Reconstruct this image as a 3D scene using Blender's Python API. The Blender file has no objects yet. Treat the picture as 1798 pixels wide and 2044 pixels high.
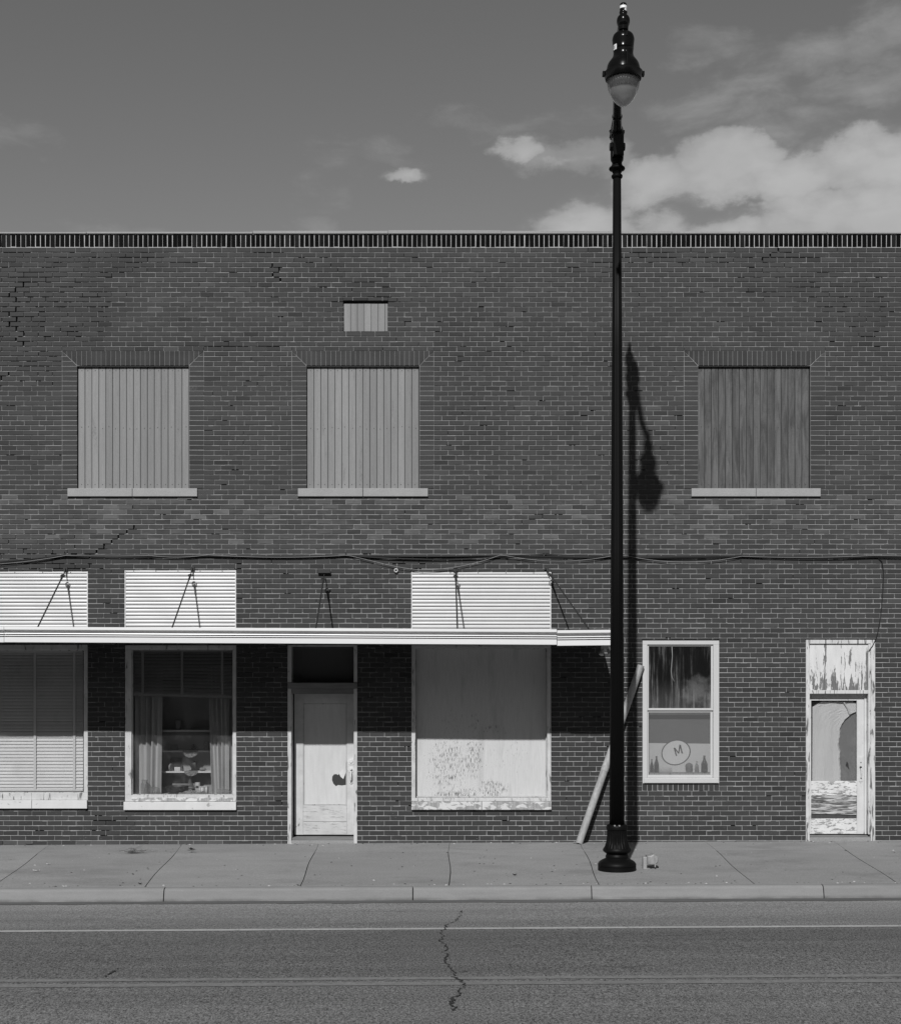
import bpy, bmesh, math, random
from mathutils import Vector, Matrix
random.seed(11)
R = random.Random(5)
C = bpy.context.scene.collection
S = bpy.context.scene

# ------------------------------------------------------------------ camera, sky, sun, exposure
D = 20.0                 # camera to wall, m
PM = 140.0               # survey pixels per metre on the wall plane
EYE = 333.0 / PM
cam = bpy.data.cameras.new('camera'); co = bpy.data.objects.new('camera', cam); C.objects.link(co)
co.location = (0, -D, EYE); co.rotation_euler = (math.radians(90), 0, 0)
cam.sensor_fit = 'HORIZONTAL'; cam.sensor_width = 36.0
cam.lens = 36.0 * (PM * D) / 1798.0
cam.shift_x = 19.0 / 1798.0; cam.shift_y = 328.0 / 1798.0
cam.clip_start = 0.1; cam.clip_end = 2000
S.camera = co

SUN = Vector((0.2035, 1.0, -0.797)).normalized()     # direction the light travels
EL = math.asin(-SUN.z); ROT = math.atan2(-SUN.x, -SUN.y)
sl = bpy.data.lights.new('sun', 'SUN'); sl.energy = 4.4; sl.angle = math.radians(0.7); sl.color = (1, 1, 1)
so = bpy.data.objects.new('sun', sl); C.objects.link(so); so.location = (-4, -30, 40)
so.rotation_euler = SUN.to_track_quat('-Z', 'Y').to_euler()
S.view_settings.view_transform = 'Standard'; S.view_settings.look = 'None'
S.view_settings.exposure = 0.0; S.view_settings.gamma = 1.0; S.view_settings.use_curve_mapping = False

class NT:
    """small helper round a node tree"""
    def __init__(s, t): s.t = t; s.n = t.nodes; s.l = t.links
    def new(s, typ, **kw):
        o = s.n.new(typ)
        for k, v in kw.items(): setattr(o, k, v)
        return o
    def put(s, sock, v):
        if isinstance(v, (int, float)):
            if sock.type == 'RGBA': sock.default_value = (v, v, v, 1)
            elif sock.type == 'VECTOR': sock.default_value = (v, v, v)
            else: sock.default_value = v
        elif isinstance(v, (tuple, list)): sock.default_value = v
        else: s.l.new(v, sock)
    def m(s, op, a, b=0.0, c=None, clamp=False):
        o = s.new('ShaderNodeMath', operation=op, use_clamp=clamp)
        s.put(o.inputs[0], a); s.put(o.inputs[1], b)
        if c is not None: s.put(o.inputs[2], c)
        return o.outputs[0]
    def step(s, v, lo, hi, a=0.0, b=1.0):
        o = s.new('ShaderNodeMapRange', interpolation_type='SMOOTHSTEP')
        s.put(o.inputs[0], v); s.put(o.inputs[1], lo); s.put(o.inputs[2], hi); s.put(o.inputs[3], a); s.put(o.inputs[4], b)
        return o.outputs[0]
    def mix(s, f, a, b):
        o = s.new('ShaderNodeMix', data_type='FLOAT')
        s.put(o.inputs[0], f); s.put(o.inputs[2], a); s.put(o.inputs[3], b)
        return o.outputs[0]
    def pos(s): return s.new('ShaderNodeNewGeometry').outputs['Position']
    def sc(s, vec, k, off=(0, 0, 0)):
        o = s.new('ShaderNodeVectorMath', operation='MULTIPLY_ADD')
        s.put(o.inputs[0], vec); o.inputs[1].default_value = k; o.inputs[2].default_value = off
        return o.outputs[0]
    def noise(s, vec, scale, detail=4.0, rough=0.55, dist=0.0):
        o = s.new('ShaderNodeTexNoise')
        s.put(o.inputs['Vector'], vec); o.inputs['Scale'].default_value = scale; o.inputs['Detail'].default_value = detail
        o.inputs['Roughness'].default_value = rough; o.inputs['Distortion'].default_value = dist
        return o.outputs[0]
    def xyz(s, vec):
        o = s.new('ShaderNodeSeparateXYZ'); s.put(o.inputs[0], vec); return o.outputs

# sky: Nishita seen through a red filter (black-and-white photograph), with cumulus as directions of the sky
w = bpy.data.worlds.new('World'); S.world = w; w.use_nodes = True
t = NT(w.node_tree); w.node_tree.nodes.clear()
out = t.new('ShaderNodeOutputWorld'); bg = t.new('ShaderNodeBackground')
sky = t.new('ShaderNodeTexSky', sky_type='NISHITA'); sky.sun_disc = False
sky.sun_elevation = EL; sky.sun_rotation = ROT; sky.altitude = 300; sky.dust_density = 0.0
sep = t.new('ShaderNodeSeparateColor'); t.l.new(sky.outputs[0], sep.inputs[0])
filt = sep.outputs[0]
dirv = t.new('ShaderNodeTexCoord').outputs['Generated']
dx, dy, dz = t.xyz(dirv)
az = t.m('ARCTAN2', dx, dy); el = t.m('ARCSINE', dz)
ang = t.new('ShaderNodeCombineXYZ'); t.put(ang.inputs[0], az); t.put(ang.inputs[1], t.m('MULTIPLY', el, 1.5)); ang = ang.outputs[0]
fb = t.noise(t.sc(ang, (.8, 1.25, 1)), 24.0, 10.0, 0.62, 0.25)
fb2 = t.noise(t.sc(ang, (1, 1, 1), (3.1, 7.7, 0)), 4.0, 5.0, 0.6, 0.4)
wa = t.m('SUBTRACT', t.noise(ang, 14.0, 8.0, .62), .5); wb = t.m('SUBTRACT', t.noise(t.sc(ang, (1, 1, 1), (5.3, 1.9, 0)), 20.0, 8.0, .62), .5)
az_w = t.m('ADD', az, t.m('MULTIPLY', wa, .055)); el_w = t.m('ADD', el, t.m('MULTIPLY', wb, .036))
def blob(px, py, rx, up, dn, amp=1.0):
    a0 = math.atan((px - 880) / (PM * D)); e0 = math.atan((1350 - py) / (PM * D) * math.cos(a0))
    k = 1.0 / (PM * D)
    u = t.m('DIVIDE', t.m('SUBTRACT', az_w, a0), rx * k)
    v = t.m('SUBTRACT', el_w, e0)
    vv = t.m('MAXIMUM', t.m('DIVIDE', v, up * k), t.m('DIVIDE', v, -dn * k))
    r2 = t.m('ADD', t.m('MULTIPLY', u, u), t.m('MULTIPLY', vv, vv))
    return t.m('MULTIPLY', t.m('SUBTRACT', 1.0, r2), amp)
blobs = [(1320, 348, 120, 50, 62, 1.25), (1455, 338, 140, 84, 66, 1.5), (1590, 350, 130, 62, 58, 1.3), (1745, 338, 140, 84, 60, 1.4), (1520, 300, 70, 42, 60, 1.1), (1415, 300, 60, 40, 60, 1.0),
         (1175, 478, 140, 80, 50, 1.2), (1310, 478, 100, 62, 50, 1.0), (1480, 478, 120, 58, 40, 1.1), (1625, 478, 170, 92, 50, 1.4), (1765, 478, 150, 120, 50, 1.5), (1090, 470, 70, 26, 30, .6),
         (812, 360, 38, 20, 15, .80), (1030, 303, 30, 14, 14, .55), (1120, 330, 60, 14, 14, .5), (1580, 352, 260, 40, 40, 1.2),
         (1038, 302, 55, 34, 30, 1.1), (1115, 322, 110, 40, 34, 1.2), (1200, 320, 80, 30, 30, .9), (-10, 262, 90, 30, 30, .30), (622, 455, 50, 18, 16, .4), (640, 400, 40, 30, 20, .1), (235, 462, 70, 14, 16, .2), (720, 305, 70, 20, 20, .1),
         (1745, 165, 150, 50, 40, .62), (1640, 108, 150, 40, 34, .45), (1500, 195, 110, 50, 40, .42), (1385, 222, 110, 32, 30, .36), (1430, 95, 110, 34, 30, .32), (1790, 40, 90, 60, 60, .6), (1580, 250, 160, 26, 26, .34), (1010, 246, 90, 12, 12, .05)]
def field(bl):
    f = None
    for b in bl:
        o = blob(*b); f = o if f is None else t.m('MAXIMUM', f, o)
    return t.m('MAXIMUM', f, -1.5)
def puff(scale, off):
    o = t.new('ShaderNodeTexVoronoi', feature='SMOOTH_F1'); t.put(o.inputs['Vector'], t.sc(ang, (1, 1.15, 1), off)); o.inputs['Scale'].default_value = scale
    o.inputs['Smoothness'].default_value = .35; return t.m('SUBTRACT', .42, o.outputs['Distance'])
cum, veil = field(blobs[:17]), field(blobs[17:])
# elsewhere round the sky the same kind of scattered fair-weather cloud
band = t.step(t.m('ABSOLUTE', t.m('SUBTRACT', az, 0.02)), 0.36, 0.6)
oth = t.m('SUBTRACT', t.m('MULTIPLY', t.m('SUBTRACT', fb2, 0.5), 4.0), .25)
pf = t.m('ADD', t.m('MULTIPLY', puff(26.0, (2, 3, 0)), .75), t.m('MULTIPLY', puff(61.0, (5, 1, 0)), .5))
dens = t.m('ADD', t.m('ADD', t.mix(band, cum, oth), t.mix(band, .30, 0.0)), t.m('ADD', pf, t.m('MULTIPLY', t.m('SUBTRACT', fb, 0.53), 1.5)))
dv_ = t.m('ADD', t.mix(band, veil, oth), t.m('MULTIPLY', t.m('SUBTRACT', fb, 0.53), 2.4))
m1_ = t.m('MULTIPLY', t.step(dens, 0.05, 0.75), 0.97); m2_ = t.m('MULTIPLY', t.step(dv_, -0.35, 1.1), 0.74)
m3_ = t.m('MULTIPLY', t.step(t.m('ADD', t.mix(band, cum, oth), t.m('MULTIPLY', t.m('SUBTRACT', fb, .53), 1.6)), -.45, 1.3), .72)      # the thinner vapour round each heap
mask = t.m('MAXIMUM', t.m('MAXIMUM', m1_, m2_), m3_)
hor = t.step(el, 0.0, 0.02)
mask = t.m('MULTIPLY', mask, hor)
cl = t.m('ADD', t.m('ADD', 3.25, t.m('MULTIPLY', t.step(dens, .2, 1.6), 1.2)), t.m('MULTIPLY', t.m('SUBTRACT', t.noise(t.sc(ang, (1, 1, 1), (0, .02, 0)), 9.0, 6.0, .55), 0.5), 2.6))
tot = t.mix(mask, t.m('MULTIPLY', filt, 1.0), cl)
cmb = t.new('ShaderNodeCombineColor')
for i in range(3): t.l.new(tot, cmb.inputs[i])
t.l.new(cmb.outputs[0], bg.inputs[0]); bg.inputs[1].default_value = 0.1
t.l.new(bg.outputs[0], out.inputs[0])
SKY_K = 0.09

# ------------------------------------------------------------------ survey helpers
def X(px, s=0.0): return (px - 880.0) / PM * (1 - s / D)
def Z(py, s=0.0): return EYE + (1350.0 - py) / PM * (1 - s / D)
def P(px, py, s=0.0): return Vector((X(px, s), -s, Z(py, s)))
KERB, ROADZ = 3.93, -0.165
def gz(x, s):                                   # height of the ground: pavement falls to the kerb, street climbs to the right
    return 0.005 * x + (-0.005 * max(s, 0) if s <= KERB else ROADZ)

# ------------------------------------------------------------------ mesh helpers
class MB:
    def __init__(s): s.v = []; s.f = []; s.tone = []
    def quad(s, a, b, c, d, tone=1.0):
        i = len(s.v); s.v += [a, b, c, d]; s.f.append((i, i + 1, i + 2, i + 3)); s.tone.append(tone)
    def poly(s, pts, tone=1.0):
        i = len(s.v); s.v += pts; s.f.append(tuple(range(i, i + len(pts)))); s.tone.append(tone)
    def box(s, x0, x1, y0, y1, z0, z1, bev=0.0, tone=1.0):
        if bev <= 0 or bev * 2 >= min(x1 - x0, z1 - z0):
            i = len(s.v)
            s.v += [(x0, y0, z0), (x1, y0, z0), (x1, y1, z0), (x0, y1, z0), (x0, y0, z1), (x1, y0, z1), (x1, y1, z1), (x0, y1, z1)]
            s.f += [(i + a, i + b, i + c, i + d) for a, b, c, d in ((3, 2, 1, 0), (4, 5, 6, 7), (0, 1, 5, 4), (1, 2, 6, 5), (2, 3, 7, 6), (3, 0, 4, 7))]
            s.tone += [tone] * 6
        else:
            s.plate([(x0, z0), (x1, z0), (x1, z1), (x0, z1)], y0, y1, bev, tone)
    def plate(s, poly, y0, y1, bev=0.003, tone=1.0):
        """convex polygon in XZ, front at y0 (towards the street) with bevelled rim, back at y1"""
        n = len(poly); cx = sum(p[0] for p in poly) / n; cz = sum(p[1] for p in poly) / n
        i = len(s.v)
        fr = []
        for k in range(n):
            a = Vector(poly[k - 1]); b = Vector(poly[k]); c = Vector(poly[(k + 1) % n])
            e1 = (b - a); e2 = (c - b)
            e1 = e1.normalized() if e1.length > 1e-9 else Vector((0, 0)); e2 = e2.normalized() if e2.length > 1e-9 else Vector((0, 0))
            n1 = Vector((-e1.y, e1.x)); n2 = Vector((-e2.y, e2.x)); q = n1 + n2
            q = q / max(q.length_squared, 0.5) * 2 if q.length > 1e-6 else n1
            q = q * 1.0
            fr.append((b.x + q.x * bev * .5 * 1.0 if False else b.x + q.x * bev, b.y + q.y * bev))
        s.v += [(p[0], y0, p[1]) for p in fr] + [(p[0], y0 + bev * .8, p[1]) for p in poly] + [(p[0], y1, p[1]) for p in poly]
        s.f.append(tuple(i + k for k in range(n)))
        for k in range(n):
            j = (k + 1) % n
            s.f.append((i + k, i + n + k, i + n + j, i + j)); s.f.append((i + n + k, i + 2 * n + k, i + 2 * n + j, i + n + j))
        s.f.append(tuple(i + 2 * n + k for k in reversed(range(n))))
        s.tone += [tone] * (2 * n + 2)
    def tube(s, pts, r, n=8, cap=True):
        pts = [Vector(p) for p in pts]; rr = r if isinstance(r, (list, tuple)) else [r] * len(pts)
        i0 = len(s.v); up = None
        for k, p in enumerate(pts):
            d = (pts[min(k + 1, len(pts) - 1)] - pts[max(k - 1, 0)])
            d = d.normalized() if d.length > 1e-9 else Vector((0, 0, 1))
            if up is None: up = Vector((0, 0, 1)) if abs(d.z) < .9 else Vector((0, 1, 0))
            u = d.cross(up); u = u.normalized() if u.length > 1e-6 else d.orthogonal().normalized()
            v = u.cross(d).normalized(); up = v
            for q in range(n):
                a = 2 * math.pi * q / n
                s.v.append(tuple(p + (u * math.cos(a) + v * math.sin(a)) * rr[k]))
        for k in range(len(pts) - 1):
            for q in range(n):
                a = i0 + k * n + q; b = i0 + k * n + (q + 1) % n
                s.f.append((a, b, b + n, a + n)); s.tone.append(1)
        if cap:
            s.f.append(tuple(i0 + q for q in reversed(range(n)))); s.f.append(tuple(i0 + (len(pts) - 1) * n + q for q in range(n))); s.tone += [1, 1]
    def lathe(s, prof, cx, cy, n=32, flute=None, axis='Z', ends=True):
        """prof: (z, r[, flute depth]) along the axis; axis X lays it down along +X from cx"""
        i0 = len(s.v)
        for pr in prof:
            z, r = pr[0], pr[1]; fl = pr[2] if len(pr) > 2 else 0
            for q in range(n):
                a = 2 * math.pi * q / n
                rr = r * (1 - fl * (0.5 + 0.5 * math.cos(a * (flute or 1)))) if fl else r
                if axis == 'Z': s.v.append((cx + rr * math.sin(a), cy - rr * math.cos(a), z))
                else: s.v.append((z, cx + rr * math.sin(a), cy + rr * math.cos(a)))
        for k in range(len(prof) - 1):
            for q in range(n):
                a = i0 + k * n + q; b = i0 + k * n + (q + 1) % n
                s.f.append((a, b, b + n, a + n)); s.tone.append(1)
        if ends:
            s.f.append(tuple(i0 + q for q in reversed(range(n)))); s.f.append(tuple(i0 + (len(prof) - 1) * n + q for q in range(n))); s.tone += [1, 1]
    def build(s, name, mat, parent=None, smooth=False, origin=None, tone=False):
        off = OFF.get(parent.name, Vector((0, 0, 0))) if parent else Vector((0, 0, 0))
        base = Vector(origin) if origin is not None else (off if parent else Vector((0, 0, 0)))
        me = bpy.data.meshes.new(name)
        me.from_pydata([(a - base.x, b - base.y, c - base.z) for a, b, c in s.v], [], s.f)
        if smooth:
            me.shade_smooth() if hasattr(me, 'shade_smooth') else None
        if tone:
            at = me.attributes.new('tone', 'FLOAT', 'FACE'); at.data.foreach_set('value', s.tone)
        me.materials.append(mat); me.update()
        if smooth == 'auto':
            try: me.set_sharp_from_angle(angle=math.radians(40))
            except Exception: pass
        o = bpy.data.objects.new(name, me); C.objects.link(o)
        if parent: o.parent = parent
        o.location = base - off
        OFF[o.name] = base
        return o
OFF = {}
def thing(name, label, cat, loc, group=None):
    o = bpy.data.objects.new(name, None); C.objects.link(o); o.location = loc; o.empty_display_size = .1
    OFF[o.name] = Vector(loc); return tag(o, label, cat, group)
def tag(o, label, cat, group=None):
    o['label'] = label; o['category'] = cat
    if group: o['group'] = group
    return o
def struct(o, kind='structure'): o['kind'] = kind; return o
def frame(mb, x0, x1, z0, z1, wl, wr, wt, wb, y0, y1, bev=.004):
    """four butt-jointed members"""
    if wt > 0: mb.box(x0, x1, y0, y1, z1 - wt, z1, bev)
    if wb > 0: mb.box(x0, x1, y0, y1, z0, z0 + wb, bev)
    if wl > 0: mb.box(x0, x0 + wl, y0, y1, z0 + wb, z1 - wt, bev)
    if wr > 0: mb.box(x1 - wr, x1, y0, y1, z0 + wb, z1 - wt, bev)

# ------------------------------------------------------------------ materials (all greys: a black-and-white photograph)
def material(name, rough=.7, metal=0.0, spec=.4):
    mt = bpy.data.materials.new(name); mt.use_nodes = True
    n = NT(mt.node_tree); b = mt.node_tree.nodes['Principled BSDF']
    b.inputs['Roughness'].default_value = rough; b.inputs['Metallic'].default_value = metal
    b.inputs['Specular IOR Level'].default_value = spec
    return mt, n, b
def gray(n, b, v):
    c = n.new('ShaderNodeCombineColor')
    for i in range(3): n.put(c.inputs[i], v)
    n.l.new(c.outputs[0], b.inputs['Base Color'])
def bump(n, b, h, dist=.01, strength=.6):
    o = n.new('ShaderNodeBump'); o.inputs['Strength'].default_value = strength; o.inputs['Distance'].default_value = dist
    n.l.new(h, o.inputs['Height']); n.l.new(o.outputs[0], b.inputs['Normal'])
def simple(name, v, rough=.7, metal=0.0, spec=.4, var=(), bmp=None):
    """var: (scale, amount, stretch); bmp: (scale, distance, stretch)"""
    mt, n, b = material(name, rough, metal, spec); p = n.pos(); val = v
    for sc_, am, st in var:
        val = n.m('MULTIPLY', val, n.m('ADD', 1.0, n.m('MULTIPLY', n.m('SUBTRACT', n.noise(n.sc(p, st), sc_, 5), 0.5), am * 2)))
    gray(n, b, val)
    if bmp: bump(n, b, n.noise(n.sc(p, bmp[2]), bmp[0], 4), bmp[1])
    return mt
def peel(name, paint, under, scale, stretch, thr, width=.02, zg=None, dirt=.12, rough=.6, detail=6, grain=(40, (1, 1, .06)), second=None):
    """paint flaking off weathered wood; zg=(zlow, zhigh, extra threshold at zhigh)"""
    mt, n, b = material(name, rough); p = n.pos()
    m1 = n.noise(n.sc(p, stretch), scale, detail, .62, .6)
    th = thr
    if zg:
        th = n.m('ADD', thr, n.step(n.xyz(p)[2], zg[0], zg[1], 0.0, zg[2]))
    lo = n.m('SUBTRACT', m1, th)
    mk = n.step(lo, -width, width)
    if second:
        m2 = n.noise(n.sc(p, second[1]), second[0], 3, .5, .3); mk = n.m('MULTIPLY', mk, n.step(m2, second[2] - .04, second[2] + .04))
    gr = n.noise(n.sc(p, grain[1]), grain[0], 5, .6)
    dn = n.noise(p, 6.0, 5, .6)
    pv = n.m('MULTIPLY', paint, n.m('ADD', 1.0, n.m('MULTIPLY', n.m('SUBTRACT', dn, .55), dirt * 3)))
    pv = n.m('MULTIPLY', pv, n.m('ADD', 1.0, n.m('MULTIPLY', n.m('SUBTRACT', gr, .5), dirt)))
    uv = n.m('MULTIPLY', under, n.m('ADD', 1.0, n.m('MULTIPLY', n.m('SUBTRACT', gr, .5), 1.6)))
    gray(n, b, n.mix(mk, pv, uv))
    bump(n, b, n.m('ADD', n.m('MULTIPLY', mk, -.5), n.m('MULTIPLY', gr, .3)), .004, .7)
    return mt
ALL = (1, 1, 1)

# brick: tone attribute per brick, clay grain, lime flecks near the pavement
M_BRICK, n, b = material('brick_clay', .88, 0, .25); p = n.pos()
at = n.new('ShaderNodeAttribute', attribute_name='tone').outputs['Fac']
v = n.m('MULTIPLY', n.m('MULTIPLY', at, .0465), n.m('ADD', 1.0, n.m('MULTIPLY', n.m('SUBTRACT', n.noise(n.sc(p, (1, 1, 2.2)), 28, 6, .65), .5), .32)))
v = n.m('MULTIPLY', v, n.m('ADD', 1.0, n.m('MULTIPLY', n.m('SUBTRACT', n.noise(n.sc(p, (1, 1, 1.5)), .7, 5, .65), .5), .75)))
wornb = n.m('MULTIPLY', n.step(n.xyz(p)[2], 4.15, 4.35), n.step(n.xyz(p)[2], 4.8, 5.1, 1.0, 0.0))
v = n.m('MULTIPLY', v, n.m('ADD', 1.0, n.m('MULTIPLY', n.m('SUBTRACT', n.noise(n.sc(p, (.35, 1, 3.2)), 2.2, 6, .65), .5), .55)))
v = n.m('MULTIPLY', v, n.m('ADD', 1.0, n.m('MULTIPLY', wornb, n.m('ADD', .06, n.m('MULTIPLY', n.step(n.noise(n.sc(p, (1, 1, 2.5)), 3.5, 4, .6), .45, .65), .28)))))
st = n.step(n.noise(n.sc(p, (1, 1, 1.3)), 2.1, 5, .7), .60, .74)
st = n.m('MULTIPLY', st, n.step(n.noise(p, 40, 3), .45, .6))
fl = n.step(n.noise(p, 75, 2, .5), .70, .74)
fl = n.m('MULTIPLY', fl, n.step(n.xyz(p)[2], .15, 1.0, .8, .12))
gray(n, b, n.mix(fl, n.mix(n.m('MULTIPLY', st, .22), v, .20), .30))
bump(n, b, n.noise(p, 90, 5, .7), .004, .5)
M_GLAZED, n, b = material('dark_glazed_brick', .7, 0, .03); p = n.pos()
at = n.new('ShaderNodeAttribute', attribute_name='tone').outputs['Fac']
gray(n, b, n.m('MULTIPLY', n.m('MULTIPLY', at, .0045), n.m('ADD', .6, n.noise(p, 22, 5))))
M_MORTAR, n, b = material('lime_mortar', .95, 0, .2); p = n.pos()
v = n.step(n.m('ADD', n.xyz(p)[2], n.m('MULTIPLY', n.m('SUBTRACT', n.noise(p, 1.2, 4), .5), 1.2)), 2.4, 3.6, .25, .195)     # the foot of the wall was repointed in paler mortar
v = n.m('MULTIPLY', v, n.m('ADD', 1.0, n.m('MULTIPLY', n.m('SUBTRACT', n.noise(p, 3, 4), .5), .6)))
gray(n, b, n.m('MULTIPLY', v, n.m('ADD', 1.0, n.m('MULTIPLY', n.m('SUBTRACT', n.noise(p, 60, 4), .5), .5)))); bump(n, b, n.noise(p, 70, 4), .008)
M_MORTARW = simple('pale_mortar', .36, .95, 0, .2, ((9, .2, ALL), (60, .2, ALL)), (70, .006, ALL))
M_CORE = simple('wall_core', .055, .95, 0, .2, ((8, .3, ALL),))
M_STONE = simple('cast_stone', .29, .9, 0, .25, ((5, .14, ALL), (120, .35, ALL)), (120, .004, ALL))
M_COPE = simple('coping_concrete', .27, .9, 0, .25, ((2, .15, (.4, 1, 2)), (60, .2, ALL)), (60, .004, ALL))
M_PLANK, n, b = material('painted_board', .7, 0, .3); p = n.pos(); oi = n.new('ShaderNodeObjectInfo').outputs['Random']
off_ = n.new('ShaderNodeCombineXYZ'); n.put(off_.inputs[2], n.m('MULTIPLY', oi, 37.0)); va = n.new('ShaderNodeVectorMath', operation='ADD'); n.l.new(p, va.inputs[0]); n.l.new(off_.outputs[0], va.inputs[1]); q_ = va.outputs[0]
gr = n.noise(n.sc(q_, (1, 1, .045)), 34, 6, .68, .6); bl = n.noise(n.sc(q_, (1, 1, .16)), 7, 5, .65); fi = n.noise(n.sc(q_, (1, 1, .35)), 70, 4, .7)
v = n.m('MULTIPLY', .205, n.m('ADD', .86, n.m('MULTIPLY', oi, .26)))
v = n.m('MULTIPLY', v, n.m('ADD', 1.0, n.m('MULTIPLY', n.m('SUBTRACT', gr, .5), .55)))
v = n.m('MULTIPLY', v, n.m('ADD', 1.0, n.m('MULTIPLY', n.m('SUBTRACT', fi, .5), .3)))
dkk = n.m('MULTIPLY', n.step(bl, .56, .70), n.step(fi, .42, .6)); gray(n, b, n.mix(n.m('MULTIPLY', dkk, .5), v, .09)); bump(n, b, gr, .004, .5)
M_PLANKW, n, b = material('bare_weathered_board', .85, 0, .2); p = n.pos(); oi = n.new('ShaderNodeObjectInfo').outputs['Random']
off_ = n.new('ShaderNodeCombineXYZ'); n.put(off_.inputs[2], n.m('MULTIPLY', oi, 37.0)); va = n.new('ShaderNodeVectorMath', operation='ADD'); n.l.new(p, va.inputs[0]); n.l.new(off_.outputs[0], va.inputs[1]); q_ = va.outputs[0]
gr = n.noise(n.sc(q_, (1, 1, .04)), 40, 6, .7, .5); bl = n.noise(n.sc(q_, (2.0, 1, .28)), 5, 7, .72, .6); saw = n.noise(n.sc(q_, (.25, 1, 2.4)), 60, 3, .6)
v = n.m('MULTIPLY', .105, n.m('ADD', .85, n.m('MULTIPLY', oi, .3)))
v = n.mix(n.step(bl, .40, .66), v, .058)
v = n.m('MULTIPLY', v, n.m('ADD', 1.0, n.m('MULTIPLY', n.m('SUBTRACT', gr, .5), 1.3)))
v = n.m('MULTIPLY', v, n.m('ADD', 1.0, n.m('MULTIPLY', n.m('SUBTRACT', saw, .5), .5)))
gray(n, b, v); bump(n, b, n.m('ADD', gr, n.m('MULTIPLY', saw, .3)), .005, .6)
M_ALU, n, b = material('pale_painted_sheet_metal', .38, 0.0, .5); p = n.pos()
gray(n, b, n.m('MULTIPLY', .57, n.m('ADD', 1.0, n.m('MULTIPLY', n.m('SUBTRACT', n.noise(n.sc(p, (.35, 1, 7)), 3, 4), .5), .28))))
M_FASCIA, n, b = material('white_enamelled_fascia', .32, 0.0, .5); p = n.pos()
dv = n.step(n.noise(n.sc(p, (1, 1, 5)), 12, 6, .7), .68, .76)
gray(n, b, n.mix(n.m('MULTIPLY', dv, .4), n.m('MULTIPLY', .64, n.m('ADD', 1.0, n.m('MULTIPLY', n.m('SUBTRACT', n.noise(n.sc(p, (.6, 1, 3)), 2, 5), .5), .12))), .3))
M_DECK = simple('canopy_deck', .10, .8, 0, .3, ((4, .2, ALL),))
M_IRON = simple('dark_iron', .018, .55, .0, .45, ((30, .3, ALL),))
M_LAMP, n, b = material('black_gloss_paint', .20, 0, .16); gray(n, b, .004); 
M_LABEL = simple('white_label', .75, .5)
M_INK = simple('label_ink', .03, .6)
M_WOODDARK = simple('dark_window_frame', .05, .7, 0, .3, ((20, .4, (1, 1, .1)),))
M_PAINT = peel('flaking_white_trim', .47, .14, 12, (2.2, 1, .35), .60, .03, (0.0, 2.4, .03), .22)
M_PAINTR = peel('worn_trim_by_door', .52, .12, 11, (2.6, 1, .3), .535, .02, (0.0, 2.2, .045), .2)
M_GRAYTRIM = peel('grey_washed_trim', .38, .15, 12, (2.2, 1, .35), .60, .03)
M_SILLW = peel('flaking_white_sill', .53, .27, 7, (1, 1, 2.0), .50, .015, None, .1)
M_SILLC = peel('clean_white_sill', .54, .30, 9, (1, 1, 2.0), .66, .015, None, .08)
M_PLY, n, b = material('painted_plywood_sheet', .6); p = n.pos(); x_, y_, z_ = n.xyz(p)
def spot(px, py, rx, ry, am):
    u = n.m('DIVIDE', n.m('SUBTRACT', x_, X(px)), rx / PM); v = n.m('DIVIDE', n.m('SUBTRACT', z_, Z(py)), ry / PM)
    return n.step(n.m('ADD', n.m('MULTIPLY', u, u), n.m('MULTIPLY', v, v)), 1.0, 0.0, 0.0, am)
reg = spot(895, 1530, 60, 85, .125)
for q_ in ((945, 1515, 28, 60, .14), (985, 1578, 45, 30, .15), (915, 1588, 80, 18, .15), (985, 1455, 30, 14, .12), (950, 1445, 20, 40, .10), (1010, 1500, 60, 60, .06), (905, 1445, 40, 40, .08)): reg = n.m('MAXIMUM', reg, spot(*q_))
warp = n.m('MULTIPLY', n.m('SUBTRACT', n.noise(p, 3.0, 4, .6), .5), .5)
gx = n.new('ShaderNodeCombineXYZ'); n.put(gx.inputs[0], n.m('ADD', n.m('MULTIPLY', x_, 1.0), n.m('MULTIPLY', warp, .12))); n.put(gx.inputs[2], n.m('MULTIPLY', z_, .06))
gr = n.noise(gx.outputs[0], 60, 5, .65); fk = n.noise(n.sc(p, (2.0, 1, .27)), 46, 5, .66)
mk = n.step(n.m('ADD', fk, reg), .675, .72)
sm = n.step(n.noise(n.sc(p, (1, 1, .15)), 6, 5, .65), .5, .72)
v = n.m('MULTIPLY', .47, n.m('ADD', 1.0, n.m('MULTIPLY', n.m('SUBTRACT', gr, .5), .42)))
v = n.m('MULTIPLY', v, n.m('SUBTRACT', 1.0, n.m('MULTIPLY', sm, .16)))
gray(n, b, n.mix(mk, v, n.m('MULTIPLY', .10, n.m('ADD', .5, gr)))); bump(n, b, n.m('SUBTRACT', n.m('MULTIPLY', gr, .4), mk), .004, .7)
M_DOOR = peel('cream_door_paint', .46, .2, 10, (1, 1, 1), .64, .02, (0.0, .9, .06), .22)
M_DOORPANEL = simple('pale_film_door_panel', .48, .5, 0, .4, ((2.5, .16, (1, 1, .5)), (24, .14, (1, 1, .12)), (60, .08, ALL)))
M_DOORLOW = peel('crazed_lower_door_panel', .46, .2, 34, (.22, 1, 2.6), .62, .03, None, .15, .7, 6, (40, (.06, 1, 1)))
M_RSTILE = peel('right_door_paint', .52, .2, 14, (2, 1, .5), .625, .015, (0.0, 1.0, .05))
M_RRAIL = peel('right_door_flaked_rail', .58, .22, 24, (.55, 1, 1.9), .55, .02, None, .14, .65, 8, (40, (.06, 1, 1)))
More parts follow.
